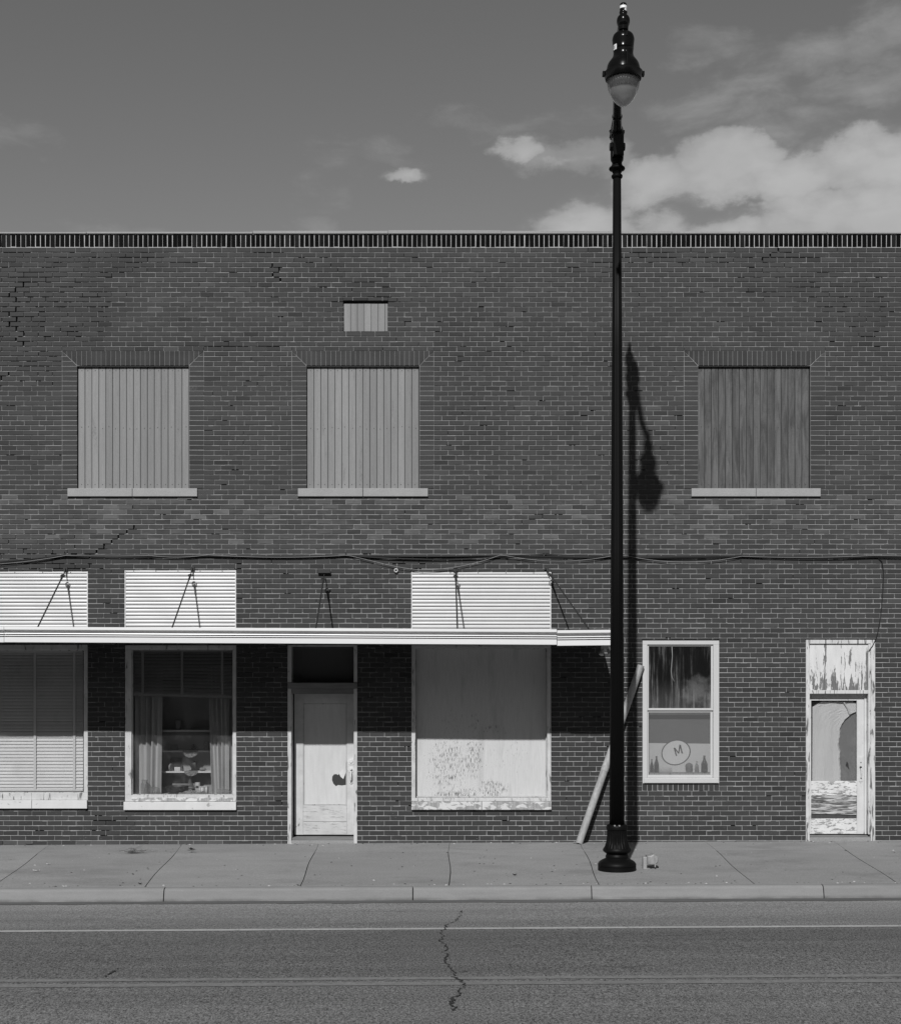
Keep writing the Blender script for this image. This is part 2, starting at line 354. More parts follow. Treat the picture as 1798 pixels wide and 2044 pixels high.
M_RBROKEN = peel('right_door_split_panel', .42, .07, 22, (.22, 1, 2.2), .50, .07, None, .25, .75, 9, (60, (.05, 1, 1)))
# transom sheet of the right door: grain arches where the paint has let go, worst at the foot
M_RTRANS, n, b = material('plywood_with_grain_arches', .6); p = n.pos(); px_, py_, pz_ = n.xyz(p)
hh = n.step(pz_, Z(1380), Z(1288), 0.0, 1.0)
dw = n.noise(n.sc(p, (1, 1, .5)), 4.5, 4, .6)
xx_ = n.m('ADD', n.m('SUBTRACT', px_, 5.86), n.m('MULTIPLY', n.m('SUBTRACT', dw, .5), .10))
ar = n.m('ADD', n.m('MULTIPLY', n.m('ABSOLUTE', xx_), 46.0), n.m('MULTIPLY', pz_, n.step(n.m('ABSOLUTE', xx_), .05, .18, 12.0, 1.2)))
wv = n.m('MULTIPLY', n.m('SINE', ar), .07)
nz = n.noise(n.sc(p, (1, 1, .13)), 17, 6, .68, .3); nf = n.noise(n.sc(p, (1, 1, .3)), 60, 4, .7)
vv_ = n.m('ADD', n.m('ADD', nz, wv), n.m('MULTIPLY', n.m('SUBTRACT', nf, .5), .22))
mk = n.step(n.m('SUBTRACT', vv_, n.m('ADD', .46, n.m('MULTIPLY', hh, .17))), -.022, .026)
gray(n, b, n.mix(mk, n.m('MULTIPLY', .55, n.m('ADD', .80, n.m('MULTIPLY', n.noise(n.sc(p, (1, 1, .2)), 14, 5), .4))), n.m('MULTIPLY', .13, n.m('ADD', .3, n.m('MULTIPLY', n.noise(n.sc(p, (1, 1, .1)), 50, 4), 1.4))))); bump(n, b, n.m('MULTIPLY', mk, -1.0), .003, .6)
M_SILLOLD = simple('bare_worn_wood', .16, .85, 0, .2, ((20, .6, (.08, 1, 1)), (4, .3, ALL)))
M_VINYL = simple('pale_metal_window_casing', .46, .5, 0, .4, ((8, .06, (1, 1, .3)), (50, .05, ALL)))
M_PVC = simple('pale_plastic_pipe', .30, .5, 0, .4, ((5, .5, (1, 1, .5)), (40, .35, (1, 1, .5))))
M_GALV = simple('galvanised_sheet', .27, .5, .2, .5, ((26, .5, (1, 1, .3)), (60, .3, ALL)))
M_BLIND = simple('ivory_blind_slat', .62, .6, 0, .3, ((2, .12, ALL),))
M_BLINDD = simple('dull_blind_slat', .26, .6, 0, .3, ((3, .15, ALL),))
M_TAPE = simple('blind_tape', .58, .8)
M_CURT = simple('unbleached_curtain_cloth', .38, .9, 0, .1, ((3, .2, (1, 1, .3)), (200, .1, ALL)))
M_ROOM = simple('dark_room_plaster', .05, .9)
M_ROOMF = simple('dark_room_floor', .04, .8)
M_SHELFW = simple('white_shelf_paint', .55, .6, 0, .3, ((6, .1, ALL),))
M_SHELFB = simple('shelf_back_board', .26, .8, 0, .3, ((3, .3, ALL),))
M_DARKOBJ = simple('dark_ornament', .03, .5)
M_MIDOBJ = simple('grey_ornament', .18, .6, 0, .4, ((30, .3, ALL),))
M_PALEOBJ = simple('pale_ornament', .5, .6, 0, .4, ((40, .25, ALL),))
M_TIN, n, b = material('tin_plate', .25, 1.0); gray(n, b, .55)
M_TINLABEL = simple('mottled_tin_label', .42, .5, 0, .5, ((40, .5, ALL),))
M_LACE, n, b = material('cream_lace', .9, 0, .1); p = n.pos()
gray(n, b, n.m('MULTIPLY', .26, n.step(n.noise(p, 75, 3, .6), .38, .6, .25, 1.0)))
# glass
def glass(name, dust, tint=1.0, dustfn=None, refl=1.0):
    mt = bpy.data.materials.new(name); mt.use_nodes = True; n = NT(mt.node_tree); mt.node_tree.nodes.clear()
    o = n.new('ShaderNodeOutputMaterial'); tr = n.new('ShaderNodeBsdfTransparent'); gl = n.new('ShaderNodeBsdfGlossy'); df = n.new('ShaderNodeBsdfDiffuse')
    tr.inputs[0].default_value = (tint, tint, tint, 1); gl.inputs['Roughness'].default_value = .04
    lw = n.new('ShaderNodeLayerWeight'); lw.inputs[0].default_value = .5
    fr_ = n.m('ADD', .035, n.m('MULTIPLY', n.m('POWER', lw.outputs['Facing'], 5.0), .9))
    df.inputs[0].default_value = (.45, .45, .45, 1)
    m1 = n.new('ShaderNodeMixShader'); n.l.new(n.m('MULTIPLY', fr_, refl), m1.inputs[0]); n.l.new(tr.outputs[0], m1.inputs[1]); n.l.new(gl.outputs[0], m1.inputs[2])
    m2 = n.new('ShaderNodeMixShader'); n.put(m2.inputs[0], dustfn(n) if dustfn else dust); n.l.new(m1.outputs[0], m2.inputs[1]); n.l.new(df.outputs[0], m2.inputs[2])
    n.l.new(m2.outputs[0], o.inputs[0]); return mt
def lightdust(n):
    p = n.pos(); return n.m('ADD', .012, n.m('MULTIPLY', n.step(n.noise(n.sc(p, (1, 1, .7)), 4, 6, .65), .45, .8), .07))
def streaks(n):
    p = n.pos()
    a = n.step(n.noise(n.sc(p, (1, 1, .035)), 26, 5, .75), .47, .72)
    c = n.step(n.noise(n.sc(p, (1, 1, .35)), 3.2, 4, .6), .40, .62)
    fine = n.m('ADD', .7, n.m('MULTIPLY', n.noise(p, 45, 5, .7), .6))
    x, y, z = n.xyz(p)
    u = n.m('DIVIDE', n.m('SUBTRACT', x, X(1392)), .22); v = n.m('DIVIDE', n.m('SUBTRACT', z, Z(1378)), .20)
    haze = n.step(n.m('ADD', n.m('ADD', n.m('MULTIPLY', u, u), n.m('MULTIPLY', v, v)), n.m('MULTIPLY', n.m('SUBTRACT', n.noise(p, 7, 5, .7), .5), 4.0)), 1.6, -.2, 0.0, .10)
    foot = n.step(z, Z(1414), Z(1350), .16, 0.0)
    return n.m('ADD', .012, n.m('MULTIPLY', fine, n.m('ADD', n.m('MULTIPLY', n.m('MULTIPLY', a, c), .30), n.m('ADD', haze, n.m('MULTIPLY', foot, n.m('ADD', .3, a))))))
M_GLASS = glass('window_glass', 0, .92, lightdust)
M_GLASSD = glass('dirty_streaked_glass', 0, .80, streaks)
M_GLASSH = glass('dusty_window_glass', .10, .85)
M_JAR = glass('jar_glass', .14, .78)
M_BOTTLE = glass('brown_bottle_glass', .10, .42)
# frosted globe
mt = bpy.data.materials.new('prismatic_globe'); mt.use_nodes = True; n = NT(mt.node_tree); mt.node_tree.nodes.clear(); M_GLOBE = mt
o = n.new('ShaderNodeOutputMaterial'); tr = n.new('ShaderNodeBsdfTransparent'); tr.inputs[0].default_value = (.72, .72, .72, 1)
df = n.new('ShaderNodeBsdfDiffuse'); df.inputs[0].default_value = (.42, .42, .42, 1); tl = n.new('ShaderNodeBsdfTranslucent'); tl.inputs[0].default_value = (.8, .8, .8, 1)
gl = n.new('ShaderNodeBsdfGlossy'); gl.inputs['Roughness'].default_value = .12
a = n.new('ShaderNodeMixShader'); a.inputs[0].default_value = .55; n.l.new(df.outputs[0], a.inputs[1]); n.l.new(tl.outputs[0], a.inputs[2])
a2 = n.new('ShaderNodeMixShader'); n.put(a2.inputs[0], n.step(n.xyz(n.pos())[2], Z(184, 4.8), Z(178, 4.8), .30, .84)); n.l.new(a.outputs[0], a2.inputs[1]); n.l.new(tr.outputs[0], a2.inputs[2])
lw = n.new('ShaderNodeLayerWeight'); lw.inputs[0].default_value = .5
fr_ = n.m('ADD', .035, n.m('MULTIPLY', n.m('POWER', lw.outputs['Facing'], 4.0), .6))
a3 = n.new('ShaderNodeMixShader'); n.l.new(fr_, a3.inputs[0]); n.l.new(a2.outputs[0], a3.inputs[1]); n.l.new(gl.outputs[0], a3.inputs[2])
n.l.new(a3.outputs[0], o.inputs[0])
M_REFL, n, b = material('lamp_reflector', .28, 0, .8); gray(n, b, .035)
M_SHAFT, n, b = material('black_satin_paint', .5, 0, .1); gray(n, b, .004)
# lace curtain: opaque threads in a diamond net
def net(name, thread, k):
    mt = bpy.data.materials.new(name); mt.use_nodes = True; n = NT(mt.node_tree); mt.node_tree.nodes.clear()
    o = n.new('ShaderNodeOutputMaterial'); x, y, z = n.xyz(n.pos())
    u = n.m('MULTIPLY', n.m('ADD', x, z), k); v_ = n.m('MULTIPLY', n.m('SUBTRACT', x, z), k)
    s1 = n.m('SINE', u); s2 = n.m('SINE', v_)
    hole = n.step(n.m('MULTIPLY', s1, s2), .10, .42, 0.0, 1.0)
    df = n.new('ShaderNodeBsdfDiffuse'); df.inputs[0].default_value = (thread, thread, thread, 1); tr = n.new('ShaderNodeBsdfTransparent')
    m_ = n.new('ShaderNodeMixShader'); n.l.new(n.m('MULTIPLY', hole, .6), m_.inputs[0]); n.l.new(df.outputs[0], m_.inputs[1]); n.l.new(tr.outputs[0], m_.inputs[2])
    n.l.new(m_.outputs[0], o.inputs[0]); return mt
M_NET = net('white_net_lace', .66, 370)
M_NETD = net('grey_net_lace', .22, 370)
# ground
M_SLAB, n, b = material('pavement_concrete', .9, 0, .25); p = n.pos()
oi = n.new('ShaderNodeObjectInfo').outputs['Random']
v = n.m('MULTIPLY', .24, n.m('ADD', .95, n.m('MULTIPLY', oi, .10)))
v = n.m('MULTIPLY', v, n.m('ADD', 1.0, n.m('MULTIPLY', n.m('SUBTRACT', n.noise(n.sc(p, (.6, 1.3, 1)), 1.6, 6, .65), .5), .42)))
v = n.m('MULTIPLY', v, n.m('ADD', 1.0, n.m('MULTIPLY', n.m('SUBTRACT', n.noise(n.sc(p, (1, .45, 1)), 60, 4, .75), .5), 1.0)))
stn = n.step(n.noise(n.sc(p, (.7, 1, 1)), .9, 6, .7), .50, .66); v = n.m('MULTIPLY', v, n.m('SUBTRACT', 1.0, n.m('MULTIPLY', stn, .16)))
sp = n.step(n.noise(p, 26, 3, .5), .72, .76)
gray(n, b, n.mix(n.m('MULTIPLY', sp, .4), v, .07)); bump(n, b, n.noise(p, 120, 4, .7), .004, .4)
M_KERB, n, b = material('kerb_concrete', .9, 0, .25); p = n.pos()
oi = n.new('ShaderNodeObjectInfo').outputs['Random']
v = n.m('MULTIPLY', n.m('MULTIPLY', .20, n.m('ADD', .95, n.m('MULTIPLY', oi, .1))), n.m('ADD', 1.0, n.m('MULTIPLY', n.m('SUBTRACT', n.noise(n.sc(p, (.5, 1, 3)), 5, 6, .65), .5), .4)))
v = n.m('MULTIPLY', v, n.m('ADD', 1.0, n.m('MULTIPLY', n.m('SUBTRACT', n.noise(p, 80, 4, .7), .5), .4)))
dk = n.m('MULTIPLY', n.step(n.m('ADD', n.xyz(p)[2], n.m('MULTIPLY', n.xyz(p)[0], -.005)), -.165, -.115, 1.0, 0.0), n.step(n.noise(n.sc(p, (1, 1, 3)), 3, 6, .6), .3, .7))
gray(n, b, n.mix(n.m('MULTIPLY', dk, .7), v, .06)); bump(n, b, n.noise(p, 100, 4, .7), .004, .4)
M_ROAD, n, b = material('worn_asphalt', .92, 0, .25); p = n.pos(); yy = n.m('MULTIPLY', n.xyz(p)[1], -1.0)
agg = n.noise(n.sc(p, (1, .4, 1)), 85, 3, .8); ag2 = n.noise(n.sc(p, (1, .5, 1)), 42, 4, .8)
lane = n.m('MULTIPLY', n.step(yy, 5.8, 6.1), n.step(yy, 6.9, 9.2, 1.0, .35))
park = n.step(yy, 4.1, 5.75, 1.0, .0)
v = n.m('ADD', n.m('MULTIPLY', park, .055), n.m('SUBTRACT', .150, n.m('MULTIPLY', lane, .044)))
v = n.m('MULTIPLY', v, n.m('ADD', 1.0, n.m('MULTIPLY', n.m('SUBTRACT', n.noise(n.sc(p, (.16, 2.0, 1)), 1.3, 7, .7), .5), .85)))
gs = n.step(yy, 4.1, 7.6, 2.6, 4.4)
v = n.m('MULTIPLY', v, n.m('MAXIMUM', n.m('ADD', 1.0, n.m('MULTIPLY', n.m('ADD', n.m('SUBTRACT', agg, .5), n.m('MULTIPLY', n.m('SUBTRACT', ag2, .5), .7)), gs)), .15))
pit = n.m('MULTIPLY', n.step(n.noise(n.sc(p, (.8, 9, 1)), 2.0, 3, .5), .70, .74), .55)
gray(n, b, n.mix(pit, v, .03)); bump(n, b, agg, .012, .55)
M_GUTTER = simple('gutter_grime', .10, .9, 0, .2, ((3, .3, (.3, 1, 1)), (60, .4, ALL)))
M_WLINE = peel('white_road_paint', .36, .12, 30, (1, 1, 1), .62, .05, None, .2)
M_YLINE = peel('worn_yellow_road_paint', .185, .10, 24, (1, 2, 1), .60, .06, None, .25)
M_TAR = simple('crack_void', .022, .95)
M_FAR = simple('far_ground', .13, .95, 0, .2, ((.3, .2, ALL),))
M_CABLE = simple('black_cable_sheath', .012, .6, 0, .3)
M_CABLEW = simple('pale_cable_sheath', .26, .6, 0, .3)
M_WHITE = simple('white_plastic', .42, .4)
M_TWIG = simple('dry_stem', .11, .9)
M_LEAF = simple('green_weed_leaf', .05, .7)

# ------------------------------------------------------------------ ground, road, pavement
XA, XB = -9.2, 9.2
mb = MB(); mb.quad((-300, -300, -.42), (300, -300, -.42), (300, 300, -.42), (-300, 300, -.42)); struct(mb.build('ground', M_FAR))
def strip(mb, s0, s1, dz, x0=-60.0, x1=60.0, skew=0.0, nseg=24, jit=0):
    for k in range(nseg):
        a = x0 + (x1 - x0) * k / nseg; c = x0 + (x1 - x0) * (k + 1) / nseg
        j0 = R.uniform(-jit, jit); j1 = R.uniform(-jit, jit)
        mb.quad((a, -(s1 + skew * a + j0), gz(a, 9) + dz), (c, -(s1 + skew * c + j0), gz(c, 9) + dz), (c, -(s0 + skew * c), gz(c, 9) + dz), (a, -(s0 + skew * a), gz(a, 9) + dz))
mb = MB(); strip(mb, 4.06, 16.5, 0.0); struct(mb.build('road', M_ROAD))
mb = MB(); strip(mb, 4.10, 4.28, .004, XA, XB, 0, 60, .02); struct(mb.build('gutter', M_GUTTER))
mb = MB(); strip(mb, 5.85, 5.94, .004, -30, 30, -.006); struct(mb.build('edge_line', M_WLINE))
mb = MB(); strip(mb, 8.16, 8.26, .004, -30, 30, -.005); struct(mb.build('centre_line', M_YLINE))
mb = MB(); strip(mb, 8.35, 8.47, .004, -30, 30, -.005); struct(mb.build('centre_line', M_YLINE))
# far side of the street, behind the camera
mb = MB(); mb.quad((-60, -60, -.04), (60, -60, -.04), (60, -16.5, -.03), (-60, -16.5, -.03)); mb.quad((-60, -16.5, -.2), (60, -16.5, -.2), (60, -16.5, -.03), (-60, -16.5, -.03)); struct(mb.build('opposite_pavement', M_FAR))
m_opp = simple('opposite_brick', .035, .9, 0, .2, ((2, .2, ALL),))
for x0_, x1_, h_ in ((-44, -27, 7.0), (-27, -12, 9.2), (-12, 3, 8.0), (3, 19, 9.6), (19, 44, 7.6)):  # unseen plain blocks, added to hold back low sky light and far ground bounce
    ob = MB(); ob.box(x0_ + .01, x1_ - .01, -34, -22.5, -.1, h_); ob.box(x0_ + .01, x1_ - .01, -22.49, -22.4, h_ - .5, h_ + .1)
    struct(ob.build('unseen_opposite_building', m_opp))
# crack across the road, a jagged void
def crack(name, pts, wid, dz, mat, wob=1.0):
    mb = MB(); L = []; Rr = []
    fine = []
    for k in range(len(pts) - 1):
        a, c = Vector(pts[k]), Vector(pts[k + 1]); nn = max(2, int((c - a).length / .035))
        for q in range(nn):
            u = q / nn; fine.append((a.lerp(c, u) + Vector((R.uniform(-.028, .028) * wob, R.uniform(-.012, .012) * wob))))
    for k, q in enumerate(fine):
        ww = wid * (R.uniform(.3, 1.9) if R.random() > .12 else .05); x, s = q.x, q.y
        L.append((x - ww, -s, gz(x, s) + dz)); Rr.append((x + ww, -s + R.uniform(-.02, .02) * wob, gz(x, s) + dz))
    for k in range(len(fine) - 1): mb.quad(L[k], L[k + 1], Rr[k + 1], Rr[k])
    return struct(mb.build(name, mat))
def road_pt(px, py):
    s = D * (1 - (EYE - ROADZ) * PM / (py - 1350)); return (X(px, s), s)
cpts = [(921, 1819), (918, 1830), (911, 1838), (893, 1847), (887, 1855), (880, 1863), (886, 1872), (878, 1878), (893, 1893), (885, 1902), (893, 1909), (888, 1917), (899, 1932), (908, 1944), (905, 1951)]
crack('road_crack', [road_pt(*q) for q in cpts], .0055, .007, M_TAR, .8)
cpts = [(907, 1952), (922, 1960), (928, 1969), (916, 1984), (905, 1997), (902, 2006), (908, 2022)]
crack('road_crack', [road_pt(*q) for q in cpts], .010, .008, M_TAR, .9)
crack('road_crack', [road_pt(908, 1944), road_pt(925, 1941), road_pt(960, 1939)], .005, .007, M_TAR)
for q in (((725, 1883), (752, 1884)), ((1310, 1913), (1340, 1914)), ((382, 1999), (432, 2001)), ((888, 2022), (915, 2021)), ((210, 1948), (240, 1930)), ((1120, 1908), (1180, 1907)), ((560, 1889), (580, 1890)), ((135, 1907), (160, 1908)), ((1445, 1888), (1475, 1889)), ((720, 1820), (820, 1820))):
    (a, c), (d_, e) = q; p0 = road_pt(a, c); p1 = road_pt(d_, e)
    crack('road_crack', [p0, p1], .010, .007, M_TAR, .3)

# pavement: slabs laid in two rows with open joints over a dark bed
pv = struct(bpy.data.objects.new('pavement', None)); C.objects.link(pv); OFF['pavement'] = Vector((0, 0, 0))
mb = MB(); mb.quad((XA - 20, -3.95, -.2), (XB + 20, -3.95, -.2), (XB + 20, .06, -.12), (XA - 20, .06, -.12)); mb.build('bedding', M_TAR, pv)
jtop = [-9.2, X(-170), X(100), X(365), X(635), X(896), X(1158), X(1408), X(1660), X(1905), 9.2]
jbot = [-9.2, X(-320, KERB), X(-15, KERB), X(288, KERB), X(598, KERB), X(898, KERB), X(1196, KERB), X(1503, KERB), X(1790, KERB), X(2080, KERB), 9.2]
def jw(i, s): return jtop[i] + (jbot[i] - jtop[i]) * s / KERB + .012 * math.sin(s * 2.1 + i * 1.7)
for k in range(len(jtop) - 1):
    for (s0, s1, gp) in ((-.05, .95, .0025), (.95, KERB, .0055)):
        mb = MB(); g = .0015; sec = 6
        for q in range(sec):
            u0 = s0 + g + (s1 - s0 - 2 * g) * q / sec; u1 = s0 + g + (s1 - s0 - 2 * g) * (q + 1) / sec
            l0, l1, r0, r1 = jw(k, u0) + gp, jw(k, u1) + gp, jw(k + 1, u0) - gp, jw(k + 1, u1) - gp
            mb.quad((l1, -u1, gz(l1, u1)), (r1, -u1, gz(r1, u1)), (r0, -u0, gz(r0, u0)), (l0, -u0, gz(l0, u0)))
            mb.quad((l0, -u0, gz(l0, u0)), (l0, -u0, gz(l0, u0) - .1), (l1, -u1, gz(l1, u1) - .1), (l1, -u1, gz(l1, u1)))
            mb.quad((r1, -u1, gz(r1, u1)), (r1, -u1, gz(r1, u1) - .1), (r0, -u0, gz(r0, u0) - .1), (r0, -u0, gz(r0, u0)))
        mb.quad((l1, -u1, gz(l1, u1)), (l1, -u1, gz(l1, u1) - .1), (r1, -u1, gz(r1, u1) - .1), (r1, -u1, gz(r1, u1)))
        mb.build('paving_slab', M_SLAB, pv)
kb = struct(bpy.data.objects.new('kerb', None)); C.objects.link(kb); OFF['kerb'] = Vector((0, 0, 0))
kx = [-9.2, -6.9, X(328, 4.05), X(824, 4.05), X(1180, 4.05), X(1642, 4.05), 9.2]
for k in range(len(kx) - 1):
    a, c = kx[k] + .006, kx[k + 1] - .006
    prof = [(3.937, -.16), (3.937, -.022), (3.955, -.018), (4.03, -.020), (4.055, -.030), (4.072, -.050), (4.10, -.14), (4.11, -.20)]
    mb = MB(); ns = 10
    for q in range(ns):
        x0 = a + (c - a) * q / ns; x1 = a + (c - a) * (q + 1) / ns
        for j in range(len(prof) - 1):
            (s0, z0), (s1, z1) = prof[j], prof[j + 1]
            mb.quad((x0, -s1, z1 + .005 * x0), (x1, -s1, z1 + .005 * x1), (x1, -s0, z0 + .005 * x1), (x0, -s0, z0 + .005 * x0))
    for x in (a, c): mb.poly([(x, -s, z + .005 * x) for s, z in prof])
    mb.build('kerb_stone', M_KERB, kb, smooth='auto')

# ------------------------------------------------------------------ the building
B = thing('brick_building', 'long two-storey dark brick shop building with boarded upper windows and a white canopy', 'building', (0, 0, 0))
PITCH = .0705; Z_TOP = Z(493.5); NROW = 121; Z_BASE = Z_TOP - NROW * PITCH
JT = .0112; JH = .0074; BL = .2088
# openings (x0, x1, z0, z1) in survey pixels
OP = {
    'win1': (-105, 175, 1614.5, 1287), 'win2': (248, 472, 1617, 1287), 'door': (573.5, 713.5, 1686, 1287), 'board': (820.5, 1100.5, 1616.7, 1287),
    'tr1': (-105, 175.5, 1262, 1140), 'tr2': (248.5, 471.5, 1262, 1137.5), 'tr3': (820.5, 1100, 1266, 1141),
    'sash': (1281.5, 1435, 1579.5, 1277), 'rdoor': (1607.5, 1746.5, 1682, 1277),
    'up1': (123.5, 406.5, 991.6, 699.9), 'up2': (582, 865.8, 991.6, 699.9), 'up3': (1365, 1647, 991.6, 699.9), 'vent': (685, 774.6, 660.6, 599.5),
}
UPI = {'up1': (153.6, 377.2), 'up2': (611.6, 837), 'up3': (1393, 1617.2)}
def wz(k): a = OP[k]; return (X(a[0]), X(a[1]), Z(a[2]), Z(a[3]))
OPW = {k: wz(k) for k in OP}
OPB = {k: ((o[0], o[1], Z(975), o[3]) if k.startswith('up') else o) for k, o in OPW.items()}
# sills run wider than the opening on the upper floor
SILLW = {'up1': (135.7, 394), 'up2': (595, 854), 'up3': (1379.5, 1636.7)}

wall = None
core = MB()
WX0, WX1, WZ0, WZ1 = XA, XB, -.6, Z(467.0)
cut = []
for k, o in OPW.items():
    if k.startswith('up'):
        i0, i1 = UPI[k]; cut.append((X(i0), X(i1), Z(991.6), Z(729.4)))
    else: cut.append(o)
xs = sorted(set([WX0, WX1] + [c[0] for c in cut] + [c[1] for c in cut])); zs = sorted(set([WZ0, WZ1] + [c[2] for c in cut] + [c[3] for c in cut]))
def solid(i, j):
    if i < 0 or j < 0 or i >= len(xs) - 1 or j >= len(zs) - 1: return True
    cx, cz = (xs[i] + xs[i + 1]) / 2, (zs[j] + zs[j + 1]) / 2
    return not any(c[0] < cx < c[1] and c[2] < cz < c[3] for c in cut)
CY0, CY1 = .045, .30
for i in range(len(xs) - 1):
    for j in range(len(zs) - 1):
        if not solid(i, j):
            continue
        x0, x1, z0, z1 = xs[i], xs[i + 1], zs[j], zs[j + 1]
        core.quad((x0, CY0, z0), (x1, CY0, z0), (x1, CY0, z1), (x0, CY0, z1)); core.quad((x1, CY1, z0), (x0, CY1, z0), (x0, CY1, z1), (x1, CY1, z1))
        if not solid(i - 1, j): core.quad((x0, CY0, z0), (x0, CY0, z1), (x0, CY1, z1), (x0, CY1, z0))
        if not solid(i + 1, j): core.quad((x1, CY0, z1), (x1, CY0, z0), (x1, CY1, z0), (x1, CY1, z1))
        if not solid(i, j - 1): core.quad((x0, CY0, z0), (x0, CY1, z0), (x1, CY1, z0), (x1, CY0, z0))
        if not solid(i, j + 1): core.quad((x0, CY0, z1), (x1, CY0, z1), (x1, CY1, z1), (x0, CY1, z1))
wall = core.build('wall', M_CORE, B)

# decay map: where the joints have lost their mortar
DECAY = [(70, 610, 190, 170, .55), (200, 520, 260, 40, .35), (60, 1080, 150, 45, .25), (80, 1125, 170, 36, .75), (1430, 510, 220, 30, .5), (1700, 620, 120, 90, .35),
         (1180, 540, 120, 40, .25), (760, 600, 60, 20, .35), (450, 690, 120, 12, .55), (220, 1640, 70, 40, .5), (800, 1125, 70, 20, .6), (700, 520, 200, 30, .2), (960, 850, 200, 120, .08), (1560, 560, 160, 60, .3), (560, 1570, 40, 70, .25), (830, 1600, 60, 40, .3)]
def decay(x, z):
    px = 880 + x * PM; py = 1350 - (z - EYE) * PM; d = .012
    for cx, cy, rx, ry, a in DECAY:
        q = ((px - cx) / rx) ** 2 + ((py - cy) / ry) ** 2
        if q < 1: d = max(d, a * .5 * (1 - q))
    return d
CRACKS = [[(178, 1112), (196, 1102), (208, 1092), (222, 1083), (237, 1074), (248, 1064), (262, 1054), (272, 1044)],
          [(20, 600), (42, 570), (60, 548), (95, 530), (112, 516), (140, 507), (168, 494)], [(0, 760), (20, 745), (60, 738)], [(250, 530), (268, 515), (286, 503), (300, 494)],
          [(1520, 525), (1535, 510), (1555, 494)], [(55, 690), (40, 672), (20, 640), (30, 610)], [(560, 560), (552, 545), (556, 520)]]
BEDS = [(402, 497, 688.5), (657, 686, 600), (774, 792, 600), (1365, 1394, 729.5), (1616, 1648, 729.5), (0, 60, 508), (1252, 1330, 508), (1300, 1345, 518), (240, 330, 518), (500, 560, 508), (1560, 1640, 518), (1180, 1240, 528), (700, 745, 565), (640, 660, 575), (100, 176, 1139), (0, 120, 1129), (60, 175, 1119), (640, 700, 1570), (190, 240, 1640), (330, 400, 528)]
crack_x, crack_last = {}, {}; open_bed = [(Z(c_), X(a_), X(b_)) for a_, b_, c_ in BEDS]
def crack_at(path, py):
    for k in range(len(path) - 1):
        (a, b_), (c, d_) = path[k], path[k + 1]
        lo, hi = min(b_, d_), max(b_, d_)
        if lo <= py <= hi + 1e-6: return X(a + (c - a) * ((py - b_) / (d_ - b_) if abs(d_ - b_) > 1e-6 else 0))
    return None
bricks = []      # polygons
mort = MB()
def rz(k): return Z_BASE + k * PITCH
def emit(x0, x1, z0, z1, soft, tone, decayed=False):
    bricks.append((x0, x1, z0, z1, soft, tone))
